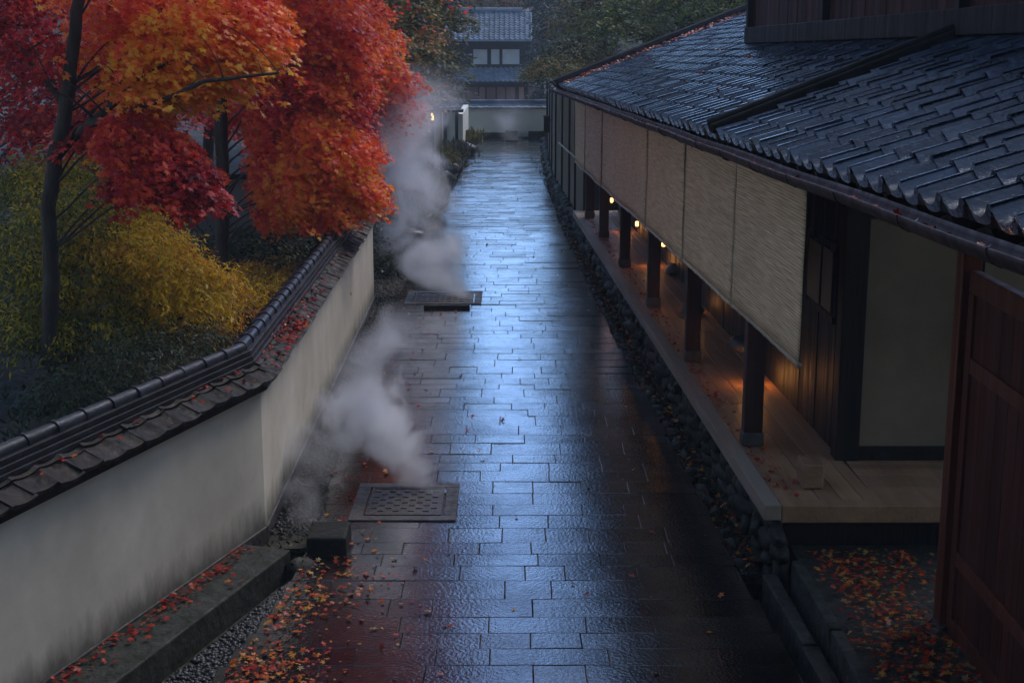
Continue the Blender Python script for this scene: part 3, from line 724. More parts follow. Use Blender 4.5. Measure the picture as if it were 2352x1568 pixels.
# ------------------------------------------------------------------ drain covers
def cover(r, label):
    x0,x1,y0,y1 = r; t = thing('drain_cover', label, 'drain cover', ((x0+x1)/2,(y0+y1)/2,0), 'steaming drain covers')
    b = MB(); f = .11
    b.box((x0,y0,-.1),(x1,y0+f,.012)); b.box((x0,y1-f,-.1),(x1,y1,.012)); b.box((x0,y0+f,-.1),(x0+f,y1-f,.010)); b.box((x1-f,y0+f,-.1),(x1,y1-f,.010))
    b.build('cover_frame', m_stone, t, bevel=.004)
    b = MB(); a0,a1,b0,b1 = x0+f+.02,x1-f-.02,y0+f+.02,y1-f-.02
    b.box((a0,b0,-.06),(a1,b1-.0,.004))
    nx, ny = 9, 9
    for i in range(nx):
        for j in range(ny):
            if (i+j) % 2: continue
            p, q = a0+.03+(a1-a0-.06)*i/nx, b0+.03+(b1-b0-.06)*j/ny
            b.box((p,q,.003),(p+(a1-a0)/nx*.7,q+(b1-b0)/ny*.7,.011))
    b.box((a0,b0,.003),(a1,b0+.02,.013)); b.box((a0,b1-.02,.003),(a1,b1,.013)); b.box((a0,b0,.003),(a0+.02,b1,.0125)); b.box((a1-.02,b0,.003),(a1,b1,.0125))
    b.build('cover_plate', m_steel, t)
    b = MB(); b.box((x0+f*.9,y0+f*.9,-.09),(x1-f*.9,y1-f*.9,-.062)); b.build('shaft', m_joint, t)
cover(covers[0], 'nearer square iron drain cover in a stone frame, steam rising from its corner')
cover(covers[1], 'farther drain cover in the paving, mostly hidden by the taller steam')
b = MB(); b.box((-1.30,20.55,-.02),(-.62,20.62,.05)); b.build('stone_lip', m_block, bevel=.01, label='low dark stone lip on the near side of the farther drain cover', cat='stone')

# ------------------------------------------------------------------ fence wall beyond the veranda on the right
fw = thing('lane_wall', 'tall tan plaster wall with dark posts continuing the lane beyond the veranda', 'wall', (1.3, 37, 0))
FW = [(1.46,28.3),(1.27,33.2),(1.12,38.2),(1.16,46.0),(1.30,54.2)]
b = MB()
for (a, c) in zip(FW[:-1], FW[1:]):
    za = BZ(2.93,a[1]); zc = BZ(2.93,c[1])
    b.hexa([Vector(q) for q in [(a[0],a[1],.2),(c[0],c[1],.2),(c[0]+.15,c[1],.2),(a[0]+.15,a[1],.2),(a[0],a[1],za),(c[0],c[1],zc),(c[0]+.15,c[1],zc),(a[0]+.15,a[1],za)]])
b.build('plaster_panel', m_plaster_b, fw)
for s in (28.35,30.6,32.2,34.6,37.2,40,43,46.5,50):
    x = float(np.interp(s, [p[1] for p in FW], [p[0] for p in FW])); b = MB()
    b.box((x-.04,s-.06,.0),(x+.05,s+.06,BZ(2.95,s))); b.build('post', m_timber, fw, bevel=.008)
b = MB()
for (s, s2) in ((29.2,31.0),(31.2,34.5)):
    xa = float(np.interp(s, [p[1] for p in FW], [p[0] for p in FW])); xb = float(np.interp(s2, [p[1] for p in FW], [p[0] for p in FW]))
    b.tube([(xa-.1,s,BZ(1.75,s)),(xb-.1,s2,BZ(1.75,s2))], .02, 6)
b.build('bamboo_rail', m_bamboo, fw)
b = MB(); b.prism((1.52,28.3,BZ(2.97,28.3)), (1.36,54,BZ(2.97,54)), .34, .07); b.build('wall_cap', m_timber, fw)
b = MB(); y = 28.4
while y < 52:
    w = random.uniform(.25,.5); x = float(np.interp(y, [p[1] for p in FW], [p[0] for p in FW]))
    for zc in (-.05,.14): rock(b, (x-.06+random.uniform(-.05,.05), y, zc), (.14,w*.6,.13))
    y += w
b.build('rubble_footing', m_moss, fw, smooth=True)
# bits of blind/post box on the wall
p = at(1256,286,41)
b = MB(); b.box(p+Vector((-.09,-.09,-.22)), p+Vector((.06,.09,.22))); b.box(p+Vector((-.11,-.11,.22)), p+Vector((.08,.11,.25))); b.box(p+Vector((.02,-.02,.1)), p+Vector((.2,.02,.14)))
b.build('wall_lantern', m_block, bevel=.01, label='small unlit dark lantern box fixed to the far end of the tan lane wall', cat='lantern')

# ------------------------------------------------------------------ end of the lane
ew_ = thing('boundary_wall', 'cream plaster wall with blue grey tiled coping closing the far end of the lane', 'wall', (0, 54.5, 0))
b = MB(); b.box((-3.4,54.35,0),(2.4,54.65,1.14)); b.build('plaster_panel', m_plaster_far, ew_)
b = MB(); b.box((-3.4,54.27,-.1),(-.25,54.7,.22)); b.box((.62,54.27,-.1),(2.4,54.7,.27)); b.box((-.25,54.3,-.1),(.62,54.7,.06)); b.build('stone_footing', m_moss, ew_)
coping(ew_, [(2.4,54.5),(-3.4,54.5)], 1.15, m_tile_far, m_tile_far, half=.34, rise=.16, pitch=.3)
p = at(1175,296,53.6); b = MB(); b.box((p.x-.22,53.5,.0),(p.x+.22,53.8,.34)); b.build('stone_step', m_stone, bevel=.02, label='grey stone block at the foot of the far cream wall, seen through steam', cat='stone block')

HY = 78.0
hs = thing('townhouse', 'two storey wooden house with blue grey tiled roofs at the far end of the lane', 'house', (at(1150,235,HY).x, HY, 0))
def hp(u, v, y=HY): return at(u, v, y)
ridge_z = hp(1100,27).z; eave_z = hp(1100,92, HY-1).z; xl_, xr_ = hp(1010,90).x, hp(1222,90).x
b = MB(); O_ = Vector((xl_, HY-1.3, hp(1100,92,HY-1.3).z)); top = Vector((xl_, HY+1.6, ridge_z)); TT = (top-O_); LT = TT.length; TT.normalize()
NN = Vector((1,0,0)).cross(TT); 
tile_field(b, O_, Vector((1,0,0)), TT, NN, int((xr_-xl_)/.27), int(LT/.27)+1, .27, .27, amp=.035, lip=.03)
h_ = b.build('upper_roof', m_tile_far, hs, smooth=True)
b = MB(); b.hexa([O_+Vector((0,0,-.08)), Vector((xr_,O_.y,O_.z-.08)), Vector((xr_,top.y,top.z-.08)), top+Vector((0,0,-.08)), O_+Vector((0,0,-.03)), Vector((xr_,O_.y,O_.z-.03)), Vector((xr_,top.y,top.z-.03)), top+Vector((0,0,-.03))])
b.tube([top+Vector((-.1,0,.1)), Vector((xr_-.5,top.y,top.z+.1))], .13, 8); b.build('ridge', m_tile_far, hs)
b = MB(); zc = hp(1100,112).z; zd = hp(1100,150).z; ze = hp(1100,172).z
xa, xb, xc = hp(1085,110).x, hp(1195,110).x, hp(1226,110).x
b.box((xl_+.3,HY,ze-.3),(xc,HY+4,zd)); b.box((xl_+.3,HY,zc),(xc,HY+4,eave_z+.5)); b.box((xb,HY,zd),(xc,HY+4,zc)); b.box((xl_+.3,HY+.3,zd),(xb,HY+4,zc))
b.build('timber_wall', m_timber, hs)
m_hpane = M('dull window glass', (.30,.33,.38), (.42,.45,.50), 2, (.3,.5))
for (u0,u1) in ((1085,1121),(1126,1149),(1152,1195)):
    b = MB(); x0, x1 = hp(u0,110).x, hp(u1,110).x; fr = .045
    b.box((x0,HY+.03,zd),(x1,HY+.08,zd+fr)); b.box((x0,HY+.03,zc-fr),(x1,HY+.08,zc)); b.box((x0,HY+.03,zd+fr),(x0+fr,HY+.08,zc-fr)); b.box((x1-fr,HY+.03,zd+fr),(x1,HY+.08,zc-fr))
    w_ = b.build('window', m_timber, hs); b = MB(); b.box((x0+fr,HY+.05,zd+fr),(x1-fr,HY+.07,zc-fr)); b.build('pane', m_hpane, w_)
b = MB(); O2 = Vector((xl_, HY-1.6, hp(1100,187,HY-1.6).z)); top2 = Vector((xl_, HY, hp(1100,156,HY).z)); T2 = top2-O2; L2 = T2.length; T2.normalize(); N2 = Vector((1,0,0)).cross(T2); xr2 = hp(1228,187,HY-1.6).x
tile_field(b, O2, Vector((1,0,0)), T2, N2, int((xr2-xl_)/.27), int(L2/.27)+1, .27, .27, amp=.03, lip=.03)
b.build('lower_roof', m_tile_far, hs, smooth=True)
b = MB(); b.hexa([O2+Vector((0,0,-.1)), Vector((xr2,O2.y,O2.z-.1)), Vector((xr2,top2.y,top2.z-.1)), top2+Vector((0,0,-.1)), O2+Vector((0,0,-.04)), Vector((xr2,O2.y,O2.z-.04)), Vector((xr2,top2.y,top2.z-.04)), top2+Vector((0,0,-.04))]); b.build('eave_board', m_timber, hs)
b = MB(); b.box((xl_,HY-.2,-.4),(hp(1250,200).x,HY,top2.z-.1)); b.build('ground_floor_wall', m_timber, hs)
m_hpanel = M('weathered red door', (.16,.075,.06), (.26,.13,.10), 3, (.6,.8), attr=.5)
for (u0,u1) in ((1072,1098),(1101,1114),(1118,1138),(1142,1160),(1163,1183),(1192,1203),(1212,1236)):
    b = MB(); b.box((hp(u0,200).x,HY-.24,hp(1100,245).z),(hp(u1,200).x,HY-.205,hp(1100,200).z)); b.build('door_panel', m_hpanel, hs)

# grey wall far behind the maples
b = MB(); b.box((-6.2,22.4,.2),(-2.75,22.6,1.72)); bw_ = thing('back_wall', 'plain grey wall standing behind the second maple trunk in the garden', 'wall', (-4.5,22.5,.2))
m_grey = M('old grey render', (.10,.10,.098), (.18,.178,.17), 1.2, (.8,.95), bump=.2, bscale=6)
b.build('render_panel', m_grey, bw_); b = MB(); b.box((-6.3,22.3,1.72),(-2.65,22.7,1.80)); b.build('wall_cap', m_timber, bw_)
# plaster wall pieces on the left beyond the steam
lw = thing('low_plaster_wall', 'pale plaster wall on a rocky bank, left side near the far end of the lane', 'wall', (-2.2, 46, 0))
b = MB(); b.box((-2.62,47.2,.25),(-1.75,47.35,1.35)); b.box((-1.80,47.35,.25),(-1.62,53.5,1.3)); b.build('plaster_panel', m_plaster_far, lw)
b = MB()
for x in (-2.63,-2.2,-1.82): b.box((x-.05,47.12,.2),(x+.05,47.2,1.42))
b.build('post', m_timber, lw); b = MB(); b.box((-2.8,47.0,1.38),(-1.6,47.6,1.46)); b.build('wall_cap', m_timber, lw)
for i, (u, v, yy, lab) in enumerate(((996,268,40,'soft yellow lamp glowing in the shrubs left of the lane, nearest the steam'),)):
    p = at(u, v, yy); t = thing('garden_lantern', lab, 'lantern', p)
    b = MB(); b.box(p+Vector((-.07,-.07,-.1)), p+Vector((.07,.07,.1))); b.build('lamp_shade', m_glow2, t)
    b = MB(); b.box(p+Vector((-.03,-.03,-.9)), p+Vector((.03,.03,-.1))); b.box(p+Vector((-.1,-.1,.1)), p+Vector((.1,.1,.14))); b.build('lamp_post', m_timber, t)
for i,(u,yy) in enumerate(((1003,38),(1010,43))):
    p = at(u, 290, yy); b = MB(); b.box((p.x-.07,yy-.07,0),(p.x+.07,yy+.07,p.z+.55)); b.build('fence_post', m_bamboo, label=('pale weathered post standing beside the yellow garden lamp','second pale post, just right of the one beside the garden lamp')[i], cat='post')

# ------------------------------------------------------------------ leaves
def star(k=5, lobes=(.6,.9,1.0,.9,.6), spread=72):
    V = []; F = []
    for i in range(k):
        a = R(-spread*(k-1)/2 + spread*i) * .78; L_ = lobes[i]; w = .17*L_ + .05
        d = np.array([math.sin(a), math.cos(a)]); n_ = np.array([d[1], -d[0]]); b0 = len(V)
        V += [(0,0), tuple(d*L_*.45+n_*w), tuple(d*L_), tuple(d*L_*.45-n_*w)]; F.append((b0,b0+1,b0+2,b0+3))
    V = np.array(V); z = -.12*np.abs(V[:,0:1])**1.2
    return np.hstack([V, z]), np.array(F)
STAR = star(); STAR3 = star(3, (.8,1,.8), 60)
DIA = (np.array([(0,0,0),(.28,.45,-.04),(0,1,0),(-.28,.45,-.04)],float), np.array([(0,1,2,3)]))
SLIM = (np.array([(0,0,0),(.13,.5,-.02),(0,1,-.1),(-.13,.5,-.02)],float), np.array([(0,1,2,3)]))
def norm(a): return a / (np.linalg.norm(a, axis=1, keepdims=True) + 1e-9)
def leafmesh(name, C, D, Nn, size, val, m, tpl, parent=None, **kw):
    D = norm(D); X = norm(np.cross(D, Nn)); Z = np.cross(X, D); TV, TF = tpl; n = len(C); k = len(TV)
    V = C[:,None,:] + size[:,None,None]*(TV[None,:,0:1]*X[:,None,:] + TV[None,:,1:2]*D[:,None,:] + TV[None,:,2:3]*Z[:,None,:])
    F = TF[None] + (np.arange(n)*k)[:,None,None]
    return np_mesh(name, V.reshape(-1,3), F.reshape(-1,TF.shape[1]), np.repeat(np.clip(val,0,1), len(TF)), m, parent, **kw)

def vnoise(P, s, seed=0.0):
    return np.array([noise.noise(Vector((p[0]*s+seed, p[1]*s, p[2]*s))) for p in P])

def sprays(c, rad, n, droop, out, val, perl=9, tl=.5, hollow=.35, layers=0):
    """twigs inside an ellipsoid c/rad heading outwards & drooping; returns leaf centres, directions, normals, values"""
    c = np.array(c, float); rad = np.array(rad, float)
    d = norm(rng.normal(size=(n,3))); d[:,2] = np.abs(d[:,2])*1.0 - .35*rng.random(n)
    r = hollow + (1-hollow)*rng.random((n,1))**.6
    q = d*r
    if layers:
        a_ = rng.random(n)*2*math.pi; rr_ = rng.random(n)**.55*1.12; rr_ += .12*rng.normal(size=n)
        lay = rng.integers(0, layers, n); lz = (lay/(max(1, layers-1))*2-1)
        ph = a_*3 + lay*2.1; rr_ *= .86 + .2*np.sin(ph)
        q = np.stack([rr_*np.cos(a_) + .35*lz*.3, rr_*np.sin(a_), lz*.85 - .75*rr_**2 + .3 + .06*rng.normal(size=n)], 1)
        d = norm(np.stack([np.cos(a_), np.sin(a_), -.35*rr_], 1))
    P0 = c + q*rad
    w = norm(d*np.array([1,1,.35]) + np.array(out)*1.0 + rng.normal(size=(n,3))*.28)
    val0 = val[0] + val[1]*rng.normal(size=n)
    Cs=[];Ds=[];Ns=[];Vs=[];Tw=[]
    for k in range(perl):
        t = (k+rng.random((n,1))*.8)/perl
        P = P0 + w*tl*t + np.array([0,0,-1])*droop*tl*t*t + rng.normal(size=(n,3))*.03
        side = 1 if k % 2 else -1
        cr = norm(np.cross(w, [0,0,1]))*side
        Dr = w*.6 + cr*(.5+.4*rng.random((n,1))) + np.array([0,0,-1])*(.25+droop*.6) + rng.normal(size=(n,3))*.3
        Nr = norm(np.array([0,0,1.0]) + rng.normal(size=(n,3))*.38 + w*.25)
        Cs.append(P);Ds.append(Dr);Ns.append(Nr);Vs.append(val0+rng.normal(size=n)*.09+ .05*t[:,0])
    return np.vstack(Cs),np.vstack(Ds),np.vstack(Ns),np.hstack(Vs)

def branches(mb, root, tips, r0, seg=7):
    root = Vector(root)
    for t in tips:
        t = Vector(t); pts = []
        for k in range(seg+1):
            f = k/seg; p = root.lerp(t, f); p.z += .18*(t-root).length*math.sin(f*math.pi)*.5
            p += Vector((noise.noise(p*1.3), noise.noise(p*1.3+Vector((9,0,0))), noise.noise(p*1.5+Vector((0,7,0)))))*.10*(f>0)*(t-root).length*.25
            pts.append(p)
        mb.tube(pts, [max(.004, r0*(1-f/seg*.88)) for f in range(seg+1)], 6)

# pads: (u, v, depth y, ru px, rv px, rdepth m, count, value centre, droop, out vector)
def pads_tree(name, label, base, trunk_px, depth, tr, pads, m, tpl, lsize, parts=None, twig=.22, perl=9, spread=.13, lbl_cat='tree', group=None, limbs=(), high=()):
    t = thing(name, label, lbl_cat, base, group)
    pts = [Vector(base)] + [at(u, v, yy) for (u, v, yy) in trunk_px]
    b = MB(); rr = np.linspace(tr, tr*.62, len(pts))
    # subdivide the trunk path for gnarl
    P2=[];R2=[]
    for i in range(len(pts)-1):
        for k in range(5):
            f=k/5; P2.append(pts[i].lerp(pts[i+1],f)+Vector((noise.noise(pts[i]*1.1+Vector((k,0,0))),noise.noise(pts[i]+Vector((0,k,3))),0))*.02); R2.append(rr[i]+(rr[i+1]-rr[i])*f)
    P2.append(pts[-1]);R2.append(rr[-1]); R2[0]*=1.5; R2[1]*=1.15
    b.tube(P2,R2,12,jit=.18); b.build('trunk', m_bark, t, smooth=True)
    for (lp, r1, r2) in limbs:
        b = MB(); lp = [at(*q) for q in lp]; Q=[];RR=[]
        for i in range(len(lp)-1):
            for k in range(4):
                q=lp[i].lerp(lp[i+1],k/4); Q.append(q+Vector((noise.noise(q*3),0,noise.noise(q*3+Vector((5,5,5)))))*.03)
        Q.append(lp[-1]); RR=np.linspace(r1,r2,len(Q)); b.tube(Q,list(RR),8,jit=.15)
        for k in range(2,len(Q),2):
            q=Q[k]; branches(b,q,[q+Vector((random.uniform(-.5,.6),random.uniform(-.5,.5),random.uniform(-.15,.4)))],RR[k]*.45,5)
        b.build('branch', m_bark, t, smooth=True)
    A=[];tb=MB()
    for (u,v,yy,ru,rv,rd,n,val,droop,out) in pads:
        c = at(u,v,yy); s = yy/FPX
        A.append(sprays(c,(.90*ru*s,rd,1.15*rv*s),int(n*1.2),droop,tuple(1.5*q for q in out),(val,spread),perl,twig,layers=3))
        src = min(P2, key=lambda q:(q-c+Vector((0,0,.7))).length)
        tips=[c+Vector((random.uniform(-.8,.8)*ru*s,random.uniform(-.8,.8)*rd,random.uniform(-.2,.6)*rv*s)) for _ in range(5)]
        if (src-c).length < 5: branches(tb,src,[c],tr*.17)
        branches(tb,c,tips,tr*.12)
    for (c,rd,n,val) in high:
        A.append(sprays(c,rd,n,.4,(0,0,0),(val,spread),perl,.5,layers=3)); src=P2[-1] if P2[-1].z<c[2] else min(P2,key=lambda q:(q-Vector(c)).length)
        branches(tb,src,[c],tr*.3)
    tb.build('branch', m_bark, t, smooth=True)
    C,D,N_,Vv = [np.concatenate([a[i] for a in A]) for i in range(4)]
    Vv = Vv + .22*vnoise(C, 1.1, 3.3)
    sz = lsize*rng.uniform(.65,1.25,len(C))
    leafmesh('crown', C, D, N_, sz, Vv, m, tpl, t)
    return t

DR = (.75,-.1,-.25); DL=(-.6,-.1,-.2); UP=(.1,-.1,.1)
pads_tree('maple_tree', 'nearest maple with a slim leaning dark trunk at far left and orange and crimson leaves', (-4.40,12.9,.45),
  [(112,800,12.9),(118,640,12.9),(112,480,12.9),(128,360,12.9),(152,240,12.9),(165,130,12.9),(180,0,12.9),(200,-300,12.9),(230,-700,13)], 12.9, .078,
  [(300,300,12.6,75,35,.5,170,.42,.5,DR),(355,355,12.5,75,38,.5,230,.36,.55,DR),(415,400,12.4,48,26,.35,170,.27,.5,DR),
   (430,90,13.2,150,60,.8,430,.78,.35,DR),(340,140,13.0,90,40,.6,190,.85,.3,DR),(480,150,13.3,60,40,.5,150,.8,.4,DR),(300,60,13.6,140,50,.8,300,.45,.3,DR),
   (260,190,13.8,80,40,.5,150,.6,.3,DR),(370,190,13.6,80,25,.5,140,.82,.3,DR),(560,60,13.6,90,50,.7,230,.6,.35,DR),
   (445,438,12.4,40,9,.3,55,.3,.5,DR),(300,420,12.5,80,14,.4,70,.3,.4,DR),(540,110,13.3,70,14,.4,90,.8,.4,DR),(230,290,13.3,70,30,.5,90,.3,.3,DL),(40,60,13.2,80,60,.6,120,.15,.3,DL),(300,-120,13,300,70,1.2,260,.5,.3,DR),(500,-300,13,250,80,1.3,200,.5,.3,DR),(100,-350,13,250,80,1.3,200,.5,.3,DR)],
  m_maple, STAR, .050, limbs=(([(128,365,12.9),(190,300,12.8),(250,245,12.7),(320,180,12.6),(400,140,12.6)],.045,.016),([(200,290,12.75),(300,250,12.5),(380,228,12.4),(470,188,12.3),(560,178,12.3),(640,168,12.2)],.03,.010),
    ([(150,250,12.9),(60,120,13.2),(0,60,13.5)],.03,.012)))
pads_tree('maple_tree', 'second maple with a straight trunk, its orange red crown spreading over the wall coping', (-3.92,18.9,.5),
  [(510,600,18.9),(512,450,18.9),(508,300,18.9),(505,180,18.9),(500,60,18.9),(498,-100,18.9),(510,-500,19),(530,-900,19)], 18.9, .10,
  [(668,300,18.6,95,50,.9,520,.36,.4,DR),(720,340,18.0,90,60,.9,520,.60,.5,DR),(790,405,17.9,50,40,.7,280,.66,.5,DR),(665,395,18.7,80,50,.7,400,.62,.4,DR),
   (700,450,18.3,80,22,.8,240,.45,.4,DR),(610,350,19.9,50,50,.5,150,.45,.4,DR),(600,235,20.2,100,30,.7,240,.28,.35,DR),
   (790,330,18.1,70,14,.7,110,.5,.5,DR),(845,430,17.9,28,16,.5,60,.6,.5,DR),(760,470,18.0,60,12,.6,80,.5,.4,DR),(640,480,18.3,70,10,.6,60,.35,.4,DR),(690,190,18.6,120,40,1.0,330,.28,.4,DR),(760,240,18.6,80,35,.8,200,.25,.4,DR),(640,110,18.8,140,45,1.1,380,.35,.35,DR),(780,120,18.6,80,50,.8,270,.5,.4,DR),(700,40,18.6,130,45,1.1,380,.48,.35,DR),
   (560,20,19.2,100,50,1.0,240,.7,.35,DR),(380,30,19.5,110,50,1.0,220,.35,.35,DL),(330,120,20,100,60,1.0,200,.22,.3,DL),(600,-120,19,260,70,1.6,330,.5,.3,DR),(700,-350,19,260,100,1.8,300,.5,.3,DR),(400,-400,19,300,120,1.8,300,.5,.3,DL),(600,-700,19,260,120,1.8,260,.5,.3,DR)],
  m_maple, STAR, .056, twig=.26, high=[((-3.0,18.5,5.6),(1.6,1.6,.8),420,.08),((-2.2,18,6.8),(1.3,1.6,.8),420,.08),((-2.6,18,8.2),(1.5,1.8,.9),420,.08),((-2.0,16.5,5.6),(.9,1.4,.5),260,.08)])
pads_tree('maple_tree', 'third maple behind the others, bright orange red crown reaching over the steam', (-3.9,24.5,.5),
  [(700,380,24.5),(705,250,24.5),(710,100,24.5),(720,-100,24.5),(740,-600,24.5)], 24.5, .11,
  [(800,60,23.2,80,55,1.2,420,.45,.4,DR),(850,120,23.0,55,45,1.0,300,.62,.45,DR),(810,170,23.4,80,40,1.2,260,.3,.4,DR),(760,-20,23.6,120,40,1.3,300,.5,.4,DR),
   (850,250,23.2,65,28,.9,130,.25,.3,DR),(890,215,23.4,45,22,.8,70,.25,.3,DR),(800,290,23.4,60,25,.9,90,.22,.3,DR),(720,230,24,90,50,1.2,230,.22,.3,DR),(620,180,24.5,90,60,1.2,180,.15,.3,DL),
   (900,170,23,45,10,.6,60,.4,.5,DR),(920,240,23.2,30,10,.6,40,.3,.5,DR),(870,310,23.2,40,10,.6,40,.25,.5,DR),(840,360,23,25,30,.6,30,.3,.3,DR),(760,-250,23.5,180,120,2,330,.5,.3,DR),(800,-600,23.5,180,140,2,330,.45,.3,DR)],
  m_maple, STAR3, .072, twig=.32, high=[((-2.3,23.5,6.0),(1.3,2,1.0),520,.08),((-2.1,24,8.0),(1.2,2,1.1),520,.08),((-2.5,24,10.2),(1.4,2,1.2),520,.08),((-3.4,26,12),(1.6,2,1.2),400,.08)])
# dim background maples, left
for (x, y, lab, uu) in ((-7.6,20,'dark maple trunk and plum crown at the left margin, behind the leaning trunk',(60,210)),(-5.6,26,'background maple with dull crimson leaves between the first two trunks',(330,90))):
    s=y/FPX; u0,v0=uu
    pads_tree('maple_tree', lab, (x,y,.8), [(1176+x/y*FPX+4,420,y),(1176+x/y*FPX+14,200,y),(1176+x/y*FPX+10,0,y),(1176+x/y*FPX,-400,y)], y, .12,
      [(u0,v0,y-.5,150,70,1.5,330,.16,.3,DL),(u0+70,v0+110,y-.8,110,60,1.2,240,.14,.3,DR),(u0-40,v0-120,y,150,70,1.6,330,.2,.3,DR),(u0+20,v0-350,y,250,120,2.2,380,.25,.3,DR)], m_maple, STAR3, .075, spread=.12, perl=8, twig=.4)

# generic leafy crown for trees and shrubs placed in metres
def crown(t, blobs, n, m, tpl, size, val=(.5,.2), perl=8, twig=.5, droop=.3, kindname='crown', flat=1.0):
    A=[]
    tot=sum(b_[1][0]*b_[1][1]+b_[1][0]*b_[1][2] for b_ in blobs)
    for (c, r) in blobs:
        k=max(6,int(n*(r[0]*r[1]+r[0]*r[2])/tot/perl)); A.append(sprays(c,r,k,droop,(0,0,0),val,perl,twig,.45))
    C,D,N_,Vv=[np.concatenate([a[i] for a in A]) for i in range(4)]
    Vv=Vv+.25*vnoise(C,.9,1.7)
    return leafmesh(kindname,C,D,N_,size*rng.uniform(.6,1.3,len(C)),Vv,m,tpl,t)
def tree(name, label, base, h, tr, blobs, n, m, size, val=(.5,.18), tpl=DIA, group=None, cat='tree', twig=.6, droop=.3):
    t=thing(name,label,cat,base,group); base=Vector(base); b=MB()
    pts=[base+Vector((.25*noise.noise(Vector((k*.4,base.x,base.y))),.25*noise.noise(Vector((k*.4,base.y,3))),h*k/8)) for k in range(9)]
    b.tube(pts,[tr*(1.3 if k==0 else 1-.08*k) for k in range(9)],9,jit=.15)
    for (c,r) in blobs: 
        src=min(pts,key=lambda q:(q-(Vector(c)-Vector((0,0,r[2])))).length); branches(b,src,[Vector(c)]+[Vector(c)+Vector((random.uniform(-.7,.7)*r[0],random.uniform(-.7,.7)*r[1],random.uniform(-.5,.6)*r[2])) for _ in range(4)],tr*.35)
    b.build('trunk',m_bark,t,smooth=True); crown(t,blobs,n,m,tpl,size,val,twig=twig,droop=droop); return t
def px(u,v,y): return tuple(at(u,v,y))
# olive tree in the middle left: crown from px 880-1095, tall
tree('olive_green_tree','tall olive brown tree left of the far house, leaning over the end of the lane',(-3.2,40,.4),11,.2,
  [(px(940,120,40),(1.2,1.6,.9)),(px(1005,190,39),(.6,1.0,.7)),(px(960,60,40),(1.4,1.5,.9)),(px(950,20,40),(1.1,1.5,.9)),(px(960,190,39.5),(1.0,1.2,.5)),(px(1015,140,39.5),(.4,.8,.5)),
   ((-2.9,40,7.6),(1.8,2.2,1.3)),((-2.8,40,9.6),(1.8,2.2,1.5)),((-3.0,40,11.8),(1.6,2.0,1.5)),((-3.6,40,6),(2.0,2,1.2)),((-2.7,40,14),(1.7,2,1.6)),((-2.8,40,16.5),(1.6,2,1.5)),((-2.2,39,5.6),(1.1,1.6,.9)),((-2.1,39,8.6),(1.1,1.6,1.2))],38000,m_olive,.16,(.5,.2))
tree('olive_green_tree','sparse rusty brown tree in front of the olive one, its branches over the steam',(-3.4,32,.4),8,.13,
  [(px(920,120,32),(.9,1.2,.8)),(px(900,190,31.5),(.7,1,.45)),(px(960,230,31),(.6,.8,.35)),(px(900,30,32),(1.0,1.2,.8)),((-2.9,32,6.4),(1.3,1.5,1.2)),((-3,32,8.4),(1.3,1.5,1.3)),((-2.6,32,10.4),(1.4,1.5,1.3)),((-2.6,32,12.8),(1.4,1.5,1.4))],13000,m_olive,.10,(.72,.2))
# right side trees
rt_ = [((4.6,38,.4),'broad dark green tree rising behind the tiled roof',m_ever,6,.22,[((4.2,38,4.4),(1.8,2,1.1)),((2.7,37,3.9),(1.0,1.5,.9)),((5.8,38,4.8),(2,2,1.3)),((7.6,37,5.2),(1.6,2,1.3))],26000,.11,(.5,.22)),
       ((2.6,43,.4),'tall misty green tree right of the far house, beside the lane wall',m_ever,19,.22,[((2.2,43,5.8),(1.0,1.6,1.2)),((2.3,43,7.9),(1.1,1.6,1.3)),((2.2,43,10),(1.1,1.8,1.3)),((2.3,43,12.2),(1.2,1.8,1.4)),((2.2,43,14.5),(1.3,1.8,1.4)),((2.3,43,17),(1.3,1.8,1.5)),((2.3,43,19.5),(1.3,1.8,1.4))],22000,.14,(.4,.2)),
       ((2.9,46,.4),'pale misty bushy tree low down right of the far house',m_olive,6,.18,[((2.4,46,4.2),(1.0,1.5,1.1)),((3.6,46,4.9),(1.2,1.6,1.1)),((2.5,46,2.9),(.9,1.2,.8))],14000,.12,(.4,.2)),
       ((7.5,33,.5),'dark evergreen crown directly above the roof ridge at the right',m_ever,6,.22,[((6.6,33,4.6),(1.5,2,1.1)),((5.2,33,4.5),(1.1,1.5,.9)),((8,33,5.2),(1.8,2,1.3))],16000,.10,(.35,.2))]
for (base,lab,m,h,tr,bl_,n,sz,val) in rt_: tree('evergreen_tree',lab,base,h,tr,bl_,n,m,sz,val,group=None)
tree('small_tree','little dark bushy tree at the right corner of the far house',(1.75,66,0),4,.1,[((1.45,66,2.6),(.5,.7,1.5)),((1.6,66,4.2),(.5,.7,.9)),((1.5,66,1.0),(.5,.7,.8))],2600,m_dark,.16,(.35,.15))
# trees behind the house
for i,(x,y,h,m,v,lab) in enumerate(((-6,92,11,m_dark,.5,'hazy tree behind the far house, left of its roof ridge'),(-1.8,92,7.5,m_olive,.85,'hazy rust coloured tree just above the far roof'),(3.6,90,9,m_green,.5,'hazy tree behind the far house at its right side'),(10,88,13,m_green,.4,'hazy green tree far behind the tiled roof'),(-14,80,14,m_dark,.5,'large hazy tree beyond the maples'))):
    tree('distant_tree',lab,(x,y,0),h,.25,[((x+random.uniform(-.8,.8),y,h*f),(2.6,2.6,h*.16)) for f in (.3,.42,.54,.66,.78,.9)],15000,m,.26,(v,.15),group='hazy trees behind the far house')
